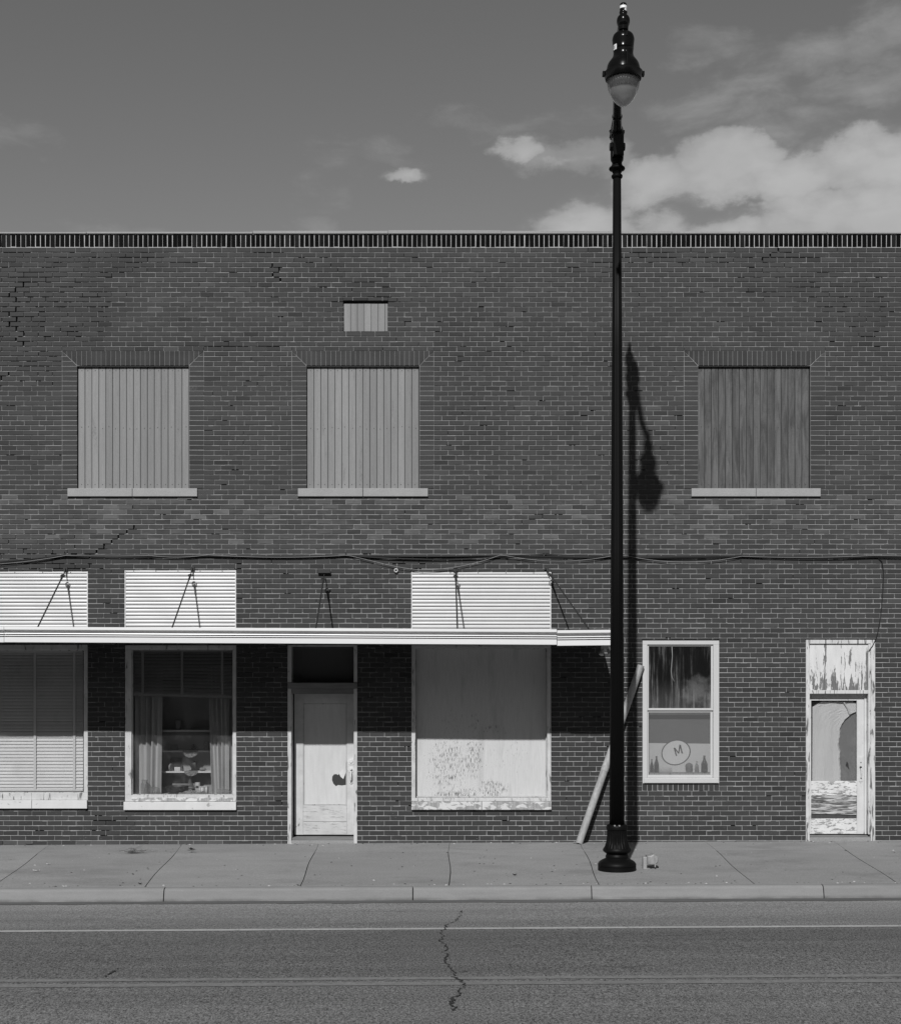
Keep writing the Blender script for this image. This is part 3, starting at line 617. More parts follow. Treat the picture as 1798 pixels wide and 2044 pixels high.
for k in range(NROW):
    zl, zh = rz(k), rz(k + 1); zm = (zl + zh) / 2
    if zh < -.14: continue
    # segments free of openings
    ev = sorted(set([WX0, WX1] + [e for o in OPB.values() if o[2] < zh - .004 and o[3] > zl + .004 for e in (o[0], o[1])] +
                    [X(e) for u in SILLW for e in SILLW[u] if Z(991.6) < zh - .004 and Z(975) > zl + .004]))
    segs = []
    for i in range(len(ev) - 1):
        a, c = ev[i], ev[i + 1]
        if c - a < 1e-4: continue
        lo, hi = zl, zh; mid = (a + c) / 2
        rects = [o for kk, o in OPB.items()] + [(X(SILLW[u][0]), X(SILLW[u][1]), Z(991.6), Z(975)) for u in SILLW]
        for o in rects:
            if o[0] < mid < o[1] and o[2] < hi - .004 and o[3] > lo + .004:
                if o[2] <= lo + .004 and o[3] >= hi - .004: lo = hi
                elif o[3] < hi - .004 and o[2] <= lo + .004: lo = o[3]
                elif o[2] > lo + .004: hi = o[2]
        if hi - lo > .16 * PITCH: segs.append([a, c, lo, hi])
    # merge neighbours with the same height
    mg = []
    for s_ in segs:
        if mg and abs(mg[-1][1] - s_[0]) < 1e-4 and abs(mg[-1][2] - s_[2]) < 1e-4 and abs(mg[-1][3] - s_[3]) < 1e-4: mg[-1][1] = s_[1]
        else: mg.append(list(s_))
    py = 1350 - (zm - EYE) * PM
    worn = 1 if (990 < py < 1120 or 1130 < py < 1260) else 0
    drift = R.uniform(-.012, .012)
    off = (k % 2) * BL / 2 + drift + (.02 if py > 1300 else 0)
    for a, c, lo, hi in mg:
        n0 = math.floor((a - off) / BL) - 1; x = off + n0 * BL
        joints = [x + q * BL + R.uniform(-.005, .005) for q in range(int((c - a) / BL) + 4)]
        edges = [a] + [j for j in joints if a + .05 < j < c - .05] + [c]
        for cp_ in CRACKS:                      # a stepped crack takes the head joint nearest its path
            cx_ = crack_at(cp_, py)
            if cx_ is not None and a < cx_ < c and len(edges) > 2:
                j = min(edges[1:-1], key=lambda e: abs(e - cx_)); prev = crack_last.get(id(cp_))
                if abs(j - cx_) < BL: crack_x[k] = j; open_bed.append((zl, min(j, prev if prev is not None else j) - .01, max(j, prev if prev is not None else j) + .01)); crack_last[id(cp_)] = j
        op = [.0075 if abs(e - crack_x.get(k, 1e9)) < 1e-6 else 0 for e in edges]
        for q in range(len(edges) - 1):
            e0, e1 = edges[q], edges[q + 1]; xm = (e0 + e1) / 2
            dec = decay(xm, zm)
            l = e0 + (JH / 2 + op[q] if q > 0 else (.002 if abs(e0 - WX0) > .01 else 0)); r = e1 - (JH / 2 + op[q + 1] if q < len(edges) - 2 else .002)
            tone = R.gauss(1.0, .055)
            if R.random() < .05: tone *= R.uniform(1.1, 1.35)
            if R.random() < .05: tone *= R.uniform(.7, .88)
            if 985 < py < 1085 and R.random() < .2: tone *= R.uniform(1.15, 1.9)
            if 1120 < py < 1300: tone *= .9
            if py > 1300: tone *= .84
            if zl < .03: tone *= R.uniform(.9, 2.0)
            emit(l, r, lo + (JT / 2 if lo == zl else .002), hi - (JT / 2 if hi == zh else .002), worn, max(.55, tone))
            # head joint mortar
            if q < len(edges) - 2:
                crk = op[q + 1] > 0
                if not crk and R.random() > dec:
                    d_ = R.uniform(.005, .0095) + (.004 if dec > .1 else 0)
                    mort.quad((e1 - .011, d_ - .001, lo), (e1 + .011, d_ - .001, lo), (e1 + .011, d_, hi), (e1 - .011, d_, hi))
        # bed joint under the row
        if lo == zl:
            xx = a
            while xx < c - 1e-4:
                x2 = min(xx + R.uniform(.06, .13), c); mid = (xx + x2) / 2
                dec = decay(mid, zl)
                if R.random() > dec * .8 and not any(abs(zl - ob_[0]) < PITCH * .5 and ob_[1] < mid < ob_[2] for ob_ in open_bed):
                    d_ = R.uniform(.0005, .0035) + (.004 if dec > .1 else 0); dt = d_ + R.uniform(.013, .019)      # struck joint: flush on the lower brick, cut back under the upper
                    j0_, j1_ = zl - JT / 2 - .001, zl + JT / 2 + .001
                    mort.quad((xx - .001, d_, j0_ - .004), (x2 + .001, d_, j0_ - .004), (x2 + .001, d_, j0_ + .003), (xx - .001, d_, j0_ + .003)); mort.quad((xx - .001, d_, j0_ + .003), (x2 + .001, d_, j0_ + .003), (x2 + .001, dt, j1_ + .004), (xx - .001, dt, j1_ + .004))
                xx = x2
mo = mort.build('mortar_joints', M_MORTAR, wall)

def brick_geo(mb, x0, x1, z0, z1, soft, tone, yb=.0445):
    j = .0016
    x0 += R.uniform(-j, j); x1 += R.uniform(-j, j); z0 += R.uniform(-j, j); z1 += R.uniform(-j, j)
    tilt = R.uniform(-.0012, .0012)
    cs = [min(R.uniform(.001, .004) if not soft else R.uniform(.003, .015) if R.random() < .55 else R.uniform(.001, .005), (z1 - z0) * .4, (x1 - x0) * .4) for _ in range(4)]
    pl = [(x0 + cs[0], z0 - tilt), (x1 - cs[1], z0 + tilt), (x1, z0 + cs[1] * .7 + tilt), (x1, z1 - cs[2] * .7 + tilt), (x1 - cs[2], z1 + tilt), (x0 + cs[3], z1 - tilt), (x0, z1 - cs[3] * .7 - tilt), (x0, z0 + cs[0] * .7 - tilt)]
    mb.plate(pl, R.uniform(-.0015, .0015) if not soft else R.uniform(-.002, .004), yb, R.uniform(.0012, .0025), tone)
# the 300 nearest whole bricks are parts of their own, the rest one mass
order = sorted(range(len(bricks)), key=lambda i: (0 if bricks[i][1] - bricks[i][0] > .19 and bricks[i][3] - bricks[i][2] > .055 else 1,
        ((bricks[i][0] + bricks[i][1]) / 2) ** 2 + ((bricks[i][2] + bricks[i][3]) / 2 - EYE) ** 2))
# (keep clear of the strip the lamp post covers)
single = [i for i in order if not (X(1212) < (bricks[i][0] + bricks[i][1]) / 2 < X(1252))][:300]
ss = set(single)
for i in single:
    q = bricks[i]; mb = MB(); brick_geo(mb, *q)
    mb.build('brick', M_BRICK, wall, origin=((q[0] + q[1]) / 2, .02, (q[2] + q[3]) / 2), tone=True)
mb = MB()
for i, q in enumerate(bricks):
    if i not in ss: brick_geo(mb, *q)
# jamb stacks beside the upper windows
for k in ('up1', 'up2', 'up3'):
    o0, o1 = OP[k][0], OP[k][1]; i0, i1 = UPI[k]
    for side in (0, 1):
        a, c = (X(o0), X(i0)) if side == 0 else (X(i1), X(o1))
        for r in range(NROW):
            zl, zh = rz(r) + JT / 2, rz(r + 1) - JT / 2
            if zl < Z(975) - .03 or zh > Z(699.9) + .01: continue
            zl = max(zl, Z(975) + .003)
            if zh - zl < .008: continue
            tone = R.gauss(1.0, .07)
            if zh < Z(729.4) + .01:
                brick_geo(mb, a + JT / 2, c - .002, zl, zh, 0, tone)
            else:            # cut to the mitre
                za, zb = Z(729.4), Z(699.9)
                def edge(z): u = min(max((z - za) / (zb - za), 0), 1); return (X(i0) + (X(o0) - X(i0)) * u) if side == 0 else (X(i1) + (X(o1) - X(i1)) * u)
                if side == 0: pl = [(a + JT / 2, zl), (edge(zl) - .006, zl), (edge(zh) - .006, zh), (a + JT / 2, zh)]
                else: pl = [(edge(zl) + .006, zl), (c - JT / 2, zl), (c - JT / 2, zh), (edge(zh) + .006, zh)]
                if min(pl[1][0] - pl[0][0], pl[2][0] - pl[3][0]) > .012: mb.plate(pl, 0, .0445, .0015, tone)
                elif pl[1][0] - pl[0][0] > .02: mb.plate(pl[:2] + [((pl[0][0] if side == 0 else pl[1][0]), zh)], 0, .0445, .0012, tone)
struct(mb.build('brick', M_BRICK, wall, tone=True), 'stuff')
# mortar behind stacks and lintels
for k in ('up1', 'up2', 'up3'):
    mb = MB(); o0, o1 = OP[k][0], OP[k][1]; i0, i1 = UPI[k]
    for a, c, z0, z1 in ((o0 - 1, i0, 975, 729.4), (i1, o1 + 1, 975, 729.4), (o0 - 1, o1 + 1, 729.4, 699)):
        mb.quad((X(a), .005, Z(z0)), (X(c), .005, Z(z0)), (X(c), .005, Z(z1)), (X(a), .005, Z(z1)))
    mb.build('mortar_bed', M_MORTAR, wall)

# parapet: soldier course of dark glazed bricks under a coping of cast stones
par = MB(); par.quad((XA, .004, Z(493.8)), (XB, .004, Z(493.8)), (XB, .004, Z(467)), (XA, .004, Z(467))); par = par.build('parapet', M_MORTARW, B)
x = XA + .01; sp_ = .0697; meshes = []
for v_ in range(24):
    mb = MB(); h = (Z(467.8) - Z(492.2)) / 2; wv_ = (.0605 + R.uniform(-.003, .002)) / 2
    mb.plate([(-wv_, -h + R.uniform(0, .004)), (wv_, -h + R.uniform(0, .004)), (wv_ + R.uniform(-.002, .001), h), (-wv_ + R.uniform(-.001, .002), h)], 0, .04, .002, R.uniform(.6, 1.0) if v_ < 20 else R.uniform(1.6, 3.0))
    me = bpy.data.meshes.new('soldier_brick'); me.from_pydata(mb.v, [], mb.f); at_ = me.attributes.new('tone', 'FLOAT', 'FACE'); at_.data.foreach_set('value', mb.tone); me.materials.append(M_GLAZED); meshes.append(me)
while x < XB - .05:
    o = bpy.data.objects.new('soldier_brick', R.choice(meshes)); C.objects.link(o); o.parent = par
    o.location = (x + .03 + R.uniform(-.003, .003), R.uniform(-.007, .001), (Z(467.8) + Z(492.2)) / 2 + R.uniform(-.003, .002)); o.rotation_euler = (R.uniform(-.01, .01), R.uniform(-.010, .010), R.uniform(-.01, .01)); x += sp_
cp = MB(); cp.box(XA, XB, .06, .34, Z(466.8), Z(461.5)); cp = cp.build('coping', M_COPE, B)
cx = [-9.2, X(-80), X(173), X(505), X(775), X(1000), X(1340), X(1475), X(1650), 9.2]
for k in range(len(cx) - 1):
    zt = 460.3 + R.uniform(-.5, .5) + abs((cx[k] + cx[k + 1]) / 2 - .6) * .55
    mb = MB(); mb.box(cx[k] + .004, cx[k + 1] - .004, -.022, .0595, Z(466.6), Z(zt), .003); mb.build('coping_stone', M_COPE, cp)

# upper boarded windows
def upper(k, mat, lab=None):
    o0, o1 = OP[k][0], OP[k][1]; i0, i1 = UPI[k]
    mb = MB(); mb.box(X(i0) + .002, X(i1) - .002, .0725, .12, Z(974), Z(730)); wn = mb.build('boarded_window', M_CORE, B)
    if lab: wn['label'] = lab
    n_ = 16; wp = (X(i1) - X(i0) - .012) / n_
    for q in range(n_):
        a = X(i0) + .006 + q * wp; c = a + wp - .0052; yy_ = .047 + R.uniform(0, .0035); zt = Z(731.2) ; zb_ = Z(975) + .002
        g = .0055
        pr = [(a, yy_ + g), (a + g, yy_), (c - g, yy_), (c, yy_ + g), (c, .072), (a, .072)]
        m2 = MB(); i = 0
        m2.v = [(x_, y_, zb_) for x_, y_ in pr] + [(x_, y_, zt) for x_, y_ in pr]; nn = len(pr)
        m2.f = [(j, (j + 1) % nn, nn + (j + 1) % nn, nn + j) for j in range(nn)] + [tuple(reversed(range(nn))), tuple(range(nn, 2 * nn))]
        pk = m2.build('plank', mat, wn)
        m3 = MB()
        for zz in (zt - .05, (zt + zb_) / 2 + R.uniform(-.02, .02), zb_ + .06):
            xx = (a + c) / 2 + R.uniform(-.012, .012); m3.box(xx - .005, xx + .005, yy_ - .0025, yy_ + .002, zz - .005, zz + .005)
        struct(m3.build('nail_heads', M_IRON, pk), 'stuff')
    s0, s1 = SILLW[k]; sm = (s0 + s1) / 2
    for a, c in ((s0, sm - .5), (sm + .5, s1)):
        m2 = MB(); m2.box(X(a), X(c), -.03, .0715, Z(991.3), Z(975.2), .004); m2.build('sill_stone', M_STONE, wn)
    # soldier lintel, mitred at both ends
    nb = 29; bw = (X(o1) - X(o0)) / nb; JL = .0062; za, zb_ = Z(729.0), Z(700.3)
    for q in range(nb):
        a = X(o0) + q * bw + JL / 2; c = X(o0) + (q + 1) * bw - JL / 2
        def low(x_):     # lowest z allowed by the mitre
            u = 0
            if x_ < X(i0): u = (X(i0) - x_) / (X(i0) - X(o0))
            if x_ > X(i1): u = (x_ - X(i1)) / (X(o1) - X(i1))
            return za + u * (zb_ - za) + (.007 if u > 0 else 0)
        la, lc = low(a), low(c)
        if max(la, lc) > zb_ - .02:
            if min(la, lc) > zb_ - .04: continue
            la, lc = min(la, zb_ - .004), min(lc, zb_ - .004)
        m2 = MB(); m2.plate([(a, la), (c, lc), (c, zb_), (a, zb_)], R.uniform(-.001, .001), .0445, .0016, R.gauss(.86, .07)); m2.build('lintel_brick', M_BRICK, wn, tone=True)
    m2 = MB(); m2.box(X(i0), X(i1), .012, .0445, Z(731), Z(729.4)); m2.build('steel_angle', M_IRON, wn)
upper('up1', M_PLANK); upper('up2', M_PLANK); upper('up3', M_PLANKW, 'boarded upper window of bare weathered dark planks')
# small boarded vent
o = OPW['vent']; mb = MB(); mb.box(o[0] + .002, o[1] - .002, .0725, .12, o[2] + .002, o[3] - .002); vt = mb.build('boarded_vent', M_CORE, B)
wp = (o[1] - o[0] - .012) / 6.4
for q in range(7):
    a = o[0] + .006 + q * wp; c = min(a + wp - .004, o[1] - .006)
    mb = MB(); mb.box(a, c, .040 + R.uniform(0, .004), .072, o[2] + .004, o[3] - .035, .004); mb.build('plank', M_PLANK, vt)

# ribbed sheets over the shop windows
def ribbed(k, lab=None):
    x0, x1, z0, z1 = OPW[k]; mb = MB(); pitch = .0515; z = z1 - .030
    x0 += .004; x1 -= .012
    prof = [(z1 - .004, .012), (z - .001, .012)]
    while z > z0:
        prof += [(z, .030), (z - .007, .031), (z - .0085, .014), (z - .0105, .014), (z - .0115, .024), (z - .0145, .024), (z - .016, .009), (z - .030, .0055), (z - pitch + .002, .0085)]
        z -= pitch
    prof = [p_ for p_ in prof if p_[0] > z0 - .03]
    nx = 8; rows = []
    for (zz, yy_) in prof:
        rows.append([(x0 + (x1 - x0) * q / nx, yy_ + .002 * math.sin(q * 1.7 + zz * 9), zz) for q in range(nx + 1)])
    for r_ in range(len(rows) - 1):
        for q in range(nx): mb.quad(rows[r_ + 1][q], rows[r_ + 1][q + 1], rows[r_][q + 1], rows[r_][q])
    p_ = mb.build('ribbed_panel', M_ALU, B)
    m2 = MB(); m2.box(x0 - .002, x0 + .012, .000, .006, z0, z1 - .006); m2.box(x1 - .004, x1 + .011, .000, .006, z0, z1 - .006); m2.build('edge_trim', M_ALU, p_)
    m2 = MB()
    for q in range(5):
        xx = x0 + (x1 - x0) * (q + .4) / 5; m2.box(xx - .005, xx + .005, .004, .012, z1 - .02, z1 - .011)
    m2.build('screw_heads', M_IRON, p_)
ribbed('tr1'); ribbed('tr2'); ribbed('tr3')

# canopy
SC = 1.54; CXL, CXR = -9.1, X(1226, SC); CXJ = X(1111.5, SC); CXJ0 = X(8, SC)
def cty(x): return 1251.2 + (880 + x * 151.7) * .0046
mb = MB()
def slab(mb, x0, x1, y0, y1, f0, f1):
    v = [(x0, y0, f0(x0)), (x1, y0, f0(x1)), (x1, y1, f0(x1)), (x0, y1, f0(x0)), (x0, y0, f1(x0)), (x1, y0, f1(x1)), (x1, y1, f1(x1)), (x0, y1, f1(x0))]
    i = len(mb.v); mb.v += v; mb.f += [tuple(i + j for j in q) for q in ((3, 2, 1, 0), (4, 5, 6, 7), (0, 1, 5, 4), (1, 2, 6, 5), (2, 3, 7, 6), (3, 0, 4, 7))]; mb.tone += [1] * 6
slab(mb, CXL + .01, CXR - .01, -SC + .10, -.002, lambda x: Z(cty(x) + 24, SC), lambda x: Z(cty(x) + 9, SC))
cn = mb.build('canopy', M_DECK, B)
def fascia(x0, x1, dy=0.0, tip=0.0):
    pr = [(.00, 0), (.003, 5.4), (-.060, 5.9), (-.066, 8.6), (-.058, 9.0), (-.058, 9.8), (-.064, 11.6), (-.004, 12.2), (-.001, 13.8), (-.050, 14.2), (-.052, 16.0), (-.002, 16.5), (.0, 18.0), (-.046, 18.4), (-.048, 19.8), (.004, 20.4), (.006, 30.6), (-.02, 31.2), (-.085, 31.2), (-.085, 0)]
    mb = MB(); nx = max(2, int((x1 - x0) / .5)); rows = []
    for (o_, d_) in pr:
        row = []
        for q in range(nx + 1):
            x = x0 + (x1 - x0) * q / nx; wv = .004 * math.sin(x * 1.3) + .002 * math.sin(x * 4.1)
            if q in (0, nx) and d_ > 20: o_2 = o_ - .008
            else: o_2 = o_
            row.append((x, -(SC + o_2 + wv * (1 if d_ > 20 else .4)), Z(cty(x) + dy + tip * (q / nx) + d_, SC)))
        rows.append(row)
    n_ = len(rows)
    for r_ in range(n_):
        for q in range(nx): mb.quad(rows[(r_ + 1) % n_][q], rows[(r_ + 1) % n_][q + 1], rows[r_][q + 1], rows[r_][q])
    for q in (0, nx): mb.poly([rows[r_][q] for r_ in range(n_)])
    mb.build('fascia', M_FASCIA, cn)
fascia(CXL, CXJ0 - .004, .3); fascia(CXJ0 + .002, CXJ - .004); fascia(CXJ + .004, CXR, 2.0, -1.6)
# joists under the deck
for px in (60, 210, 400, 560, 760, 960, 1140):
    mb = MB(); x = X(px, .5); slab(mb, x - .02, x + .02, -SC + .08, -.01, lambda q: Z(cty(q) + 30, SC), lambda q: Z(cty(q) + 24, SC) - .002); mb.build('joist', M_DECK, cn)
def rod(a, e, plate=False):
    A = P(a[0], a[1], .0); E = P(e[0], e[1], 1.47); d_ = (E - A).normalized()
    mb = MB()
    if plate:
        pl_ = MB(); pl_.box(A.x - .095, A.x + .085, -.055, .0, A.z - .012, A.z + .030, .004); pl_.build('wall_plate', M_IRON, cn)
        A = A + Vector((.0, -.05, -.015))
    else:
        mb.tube([A + Vector((0, .01, .02)), A + Vector((0, -.05, .012)), A + d_ * .07], .012, 8)
        mb.box(A.x - .03, A.x + .03, -.02, .0, A.z - .012, A.z + .04)
    k1 = A + d_ * .17
    mb.tube([A + d_ * .03, A + d_ * .12], .007, 6)
    side = d_.cross(Vector((0, 1, 0))).normalized()
    ring = [k1 + (side * math.cos(t_) + d_ * math.sin(t_)) * .03 for t_ in [i * math.pi / 6 for i in range(-1, 11)]]
    mb.tube(ring, .008, 6)
    mb.tube([A + d_ * .17, A + d_ * .29], [.017, .014], 8)
    mb.tube([A + d_ * .22, E], .0105, 8)
    mb.build('hanger_rod', M_IRON, cn)
rod((131, 1138), (70.5, 1262)); rod((384, 1137), (340.5, 1262)); rod((648, 1143), (629, 1263), True); rod((909, 1139), (913.2, 1264)); rod((1090, 1136), (1183, 1267))
# lamp tucked under the canopy's right end
mb = MB(); q = P(1207, 1303, .7)
mb.box(q.x - .05, q.x + .05, q.y - .05, q.y + .05, q.z + .05, q.z + .09); mb.tube([q + Vector((-.03, 0, .05)), q + Vector((-.05, -.04, -.03))], [.02, .035], 10); mb.tube([q + Vector((.04, 0, .05)), q + Vector((.07, -.05, -.02))], [.02, .035], 10)
mb.build('soffit_lamp', M_GRAYTRIM, cn)

# ---- shop windows
def rect(k): return OPW[k]
# left window
x0, x1, z0, z1 = rect('win1')
mb = MB(); frame(mb, x0, x1, Z(1597.5), z1, .06, X(175) - X(167), Z(1287) - Z(1298), Z(1583.5) - Z(1597.5), .012, .12); w1 = mb.build('shop_window', M_PAINT, B)
mb = MB(); frame(mb, x0 + .06, X(167), Z(1583.5), Z(1298), .012, .012, .012, .012, .05, .09, .002); mb.build('glazing_bead', M_GRAYTRIM, w1)
mb = MB(); mb.box(x0 + .062, X(167) - .002, .066, .070, Z(1583.5) + .002, Z(1298) - .002); mb.build('pane', M_GLASS, w1)
for a, c in ((-105, 64.6), (65.4, 175)):
    mb = MB(); mb.box(X(a), X(c), -.045, .12, Z(1614), Z(1597.7), .004); mb.build('sill_stone', M_SILLC, w1)
# second window
x0, x1, z0, z1 = rect('win2')
mb = MB(); frame(mb, X(249), X(471.5), Z(1600.5), Z(1288), X(262) - X(249), X(471.5) - X(464.5), Z(1288) - Z(1296), Z(1588) - Z(1600.5), .012, .12); w2 = mb.build('shop_window', M_PAINT, B)
mb = MB(); mb.box(X(263), X(464), -.004, .0115, Z(1600.2), Z(1592.5), .003); mb.build('bottom_rail', M_SILLW, w2)
mb = MB(); frame(mb, X(262), X(464.5), Z(1588), Z(1296), .012, .012, .012, .012, .05, .09, .002); mb.build('glazing_bead', M_GRAYTRIM, w2)
mb = MB(); mb.box(X(262) + .002, X(464.5) - .002, .066, .070, Z(1588) + .002, Z(1296) - .002); mb.build('pane', M_GLASS, w2)
mb = MB(); mb.box(X(248), X(472), -.045, .12, Z(1617), Z(1600.8), .004); mb.build('sill_stone', M_SILLC, w2)
mb = MB(); mb.box(X(249), X(471), .121, .60, Z(1600), Z(1588.6)); mb.build('inner_ledge', M_GRAYTRIM, w2)
# boarded shop window
x0, x1, z0, z1 = rect('board')
mb = MB(); frame(mb, X(821), X(1100), Z(1600), Z(1287.5), X(829) - X(821), X(1100) - X(1092), Z(1287.5) - Z(1294), Z(1593.5) - Z(1600), .010, .15); w3 = mb.build('boarded_shop_window', M_PAINT, B)
mb = MB(); mb.box(X(829) + .003, X(1092) - .003, .130, .145, Z(1593.5) + .002, Z(1294) - .002); mb.build('plywood_panel', M_PLY, w3)
mb = MB(); frame(mb, X(829) + .001, X(1092) - .001, Z(1593.3), Z(1294), .014, .014, .014, .018, .09, .129, .003); mb.build('glazing_bead', M_GRAYTRIM, w3)
for a, c in ((821.2, 960.6), (961.6, 1100.2)):
    mb = MB(); mb.box(X(a), X(c), -.045, .12, Z(1616.5), Z(1600.3), .004); mb.build('sill_stone', M_SILLW, w3)

# ---- front door
mb = MB()
mb.box(X(574), X(581.5), -.005, .30, gz(X(578), 0) - .01, Z(1375.2), .004); mb.box(X(706), X(713), -.005, .30, gz(X(709), 0) - .01, Z(1375.2), .004); mb.box(X(574), X(581.5), -.005, .30, Z(1362.8), Z(1288), .004); mb.box(X(706), X(713), -.005, .30, Z(1362.8), Z(1288), .004)
mb.box(X(581.5), X(706), .0, .30, Z(1290.5), Z(1288)); df_ = mb.build('door_frame', M_PAINT, B)
mb = MB(); mb.box(X(573.8), X(713.2), -.02, .22, Z(1375), Z(1363), .004); mb.build('transom_bar', M_SILLOLD, df_)
mb = MB(); mb.box(X(581.7), X(705.8), .012, .30, Z(1385), Z(1375.3), .003); mb.build('head_board', M_SILLOLD, df_)
mb = MB(); mb.box(X(581.7), X(705.8), .14, .145, Z(1362.6), Z(1291)); mb.build('transom_pane', M_GLASSH, df_)
mb = MB(); mb.box(X(581.7), X(705.8), .03, .30, -.05, Z(1673.5), .004); mb.build('threshold', M_SILLOLD, df_)
mb = MB(); mb.box(X(581.7), X(705.8), -.004, .0298, -.05, Z(1678.5), .004); mb.build('door_step', M_SLAB, df_)
mb = MB()
dx0, dx1, dzb, dzt = X(584), X(705.4), Z(1670.5), Z(1385.6)
mb.box(dx0, X(602), .17, .215, dzb, dzt, .003); mb.box(X(690), dx1, .17, .215, dzb, dzt, .003)
mb.box(X(602), X(690), .17, .215, Z(1405), dzt, .003)
dr = mb.build('door', M_DOOR, B)
mb = MB(); mb.box(X(602) + .001, X(690) - .001, .192, .205, Z(1610.5), Z(1405) - .001); mb.build('glass_panel', M_DOORPANEL, dr)
mb = MB(); frame(mb, X(602) + .001, X(690) - .001, Z(1610.4), Z(1405) - .001, .012, .012, .012, .012, .176, .191, .004); mb.build('moulding', M_GRAYTRIM, dr)
mb = MB(); mb.box(X(602) + .001, X(690) - .001, .172, .212, Z(1644), Z(1610.8), .005); mb.build('lower_panel', M_DOORLOW, dr)
mb = MB(); mb.box(X(602) + .001, X(690) - .001, .173, .212, dzb, Z(1644.5), .005); mb.build('lower_panel', M_DOORLOW, dr)
def rosette(mb, cx, cz, r, y, n=6):
    pts = []
    for q in range(48):
        a = 2 * math.pi * q / 48; rr = r * (.84 + .16 * abs(math.cos(a * n / 2))); pts.append((cx + rr * math.cos(a), cz + rr * math.sin(a)))
    i = len(mb.v); m_ = len(pts); mb.v += [(p_[0], y - .006, p_[1]) for p_ in pts] + [(p_[0], y, p_[1]) for p_ in pts]
    mb.f.append(tuple(i + q for q in range(m_))); mb.tone.append(1)
    for q in range(m_): mb.f.append((i + q, i + m_ + q, i + m_ + (q + 1) % m_, i + (q + 1) % m_)); mb.tone.append(1)
mb = MB(); cx_, cz_ = X(698.7), Z(1521.8); rosette(mb, cx_, cz_, .055, .169); mb.tube([(cx_, .163, cz_), (cx_, .150, cz_)], [.028, .024], 20); mb.build('lock_rosette', M_RSTILE, dr)
mb = MB(); cz_ = Z(1538); rosette(mb, cx_, cz_, .05, .169); mb.tube([(cx_, .163, cz_ + .005), (cx_, .13, cz_ + .01)], .016, 12)
mb.tube([(cx_, .160, cz_ - .03), (cx_, .115, cz_ - .06), (cx_, .112, cz_ - .11), (cx_, .120, cz_ - .15), (cx_, .160, cz_ - .185)], [.012, .013, .014, .012, .014], 10); mb.tube([(cx_, .168, cz_ - .185), (cx_, .155, cz_ - .185)], .024, 12)
mb.build('handle', M_RSTILE, dr)
mb = MB()      # torn film: dark gap by the handle with a curled pale flap
def flat(mb, pts, y):
    mb.poly([(X(a), y, Z(c)) for a, c in pts])
flat(mb, [(660.5, 1553), (664, 1548.5), (669, 1548), (672.5, 1550), (672, 1570), (668, 1572.5), (662.5, 1567), (660, 1560)], .1905)
flat(mb, [(672.5, 1550), (674, 1547), (679.5, 1556), (683, 1558), (689.8, 1542), (689.8, 1569.5), (680, 1571), (672, 1570)], .1905)
mb.build('torn_hole', M_DARKOBJ, dr)
mb = MB(); mb.poly([(X(674), .190, Z(1545)), (X(677), .180, Z(1553)), (X(683), .176, Z(1558)), (X(689.5), .188, Z(1541)), (X(683), .1905, Z(1537))]); mb.build('film_flap', M_DOORPANEL, dr)
dr.location.y += .055
# ---- sash window
mb = MB(); frame(mb, X(1282), X(1434.7), Z(1564), Z(1279), X(1291.5) - X(1282), X(1434.7) - X(1423), Z(1279) - Z(1287), Z(1553.5) - Z(1564), -.018, .06, .004)
mb.box(X(1285), X(1432), -.034, -.0185, Z(1563), Z(1554), .003)
sw = mb.build('sash_window', M_VINYL, B)
mb = MB(); frame(mb, X(1291.5) + .001, X(1423) - .001, Z(1418.5), Z(1287) - .001, X(1294.7) - X(1291.5), X(1423) - X(1419), Z(1287) - Z(1290), Z(1414) - Z(1418.5), .006, .028, .003); u = mb.build('upper_sash', M_VINYL, sw)
mb = MB(); frame(mb, X(1291.5) + .001, X(1423) - .001, Z(1553.5) + .001, Z(1415.5), X(1294.7) - X(1291.5), X(1423) - X(1418.6), Z(1415.5) - Z(1422.6), Z(1547.6) - Z(1553.5), .030, .052, .003); l_ = mb.build('lower_sash', M_VINYL, sw)
mb = MB(); mb.box(X(1294.7), X(1419), .016, .019, Z(1414), Z(1290)); mb.build('pane', M_GLASSD, sw)
mb = MB(); mb.box(X(1294.7), X(1418.6), .040, .043, Z(1547.6), Z(1422.6)); mb.build('pane', M_GLASSH, sw)
mb = MB(); mb.box(X(1283), X(1434), .061, .40, Z(1575), Z(1543.5)); mb.build('inner_ledge', M_GRAYTRIM, sw)
for q in range(15):
    a = X(1281.5) + q * (X(1435) - X(1281.5)) / 15; mb = MB(); w_ = (X(1435) - X(1281.5)) / 15
    brick_geo(mb, a + .005, a + w_ - .005, Z(1578.8) + R.uniform(-.002, .004), Z(1564.3), 1, R.gauss(.82, .08)); mb.build('sill_brick', M_BRICK, sw, tone=True)
mb = MB(); mb.quad((X(1281), .006, Z(1580)), (X(1436), .006, Z(1580)), (X(1436), .006, Z(1564)), (X(1281), .006, Z(1564))); mb.build('sill_mortar', M_MORTAR, sw)
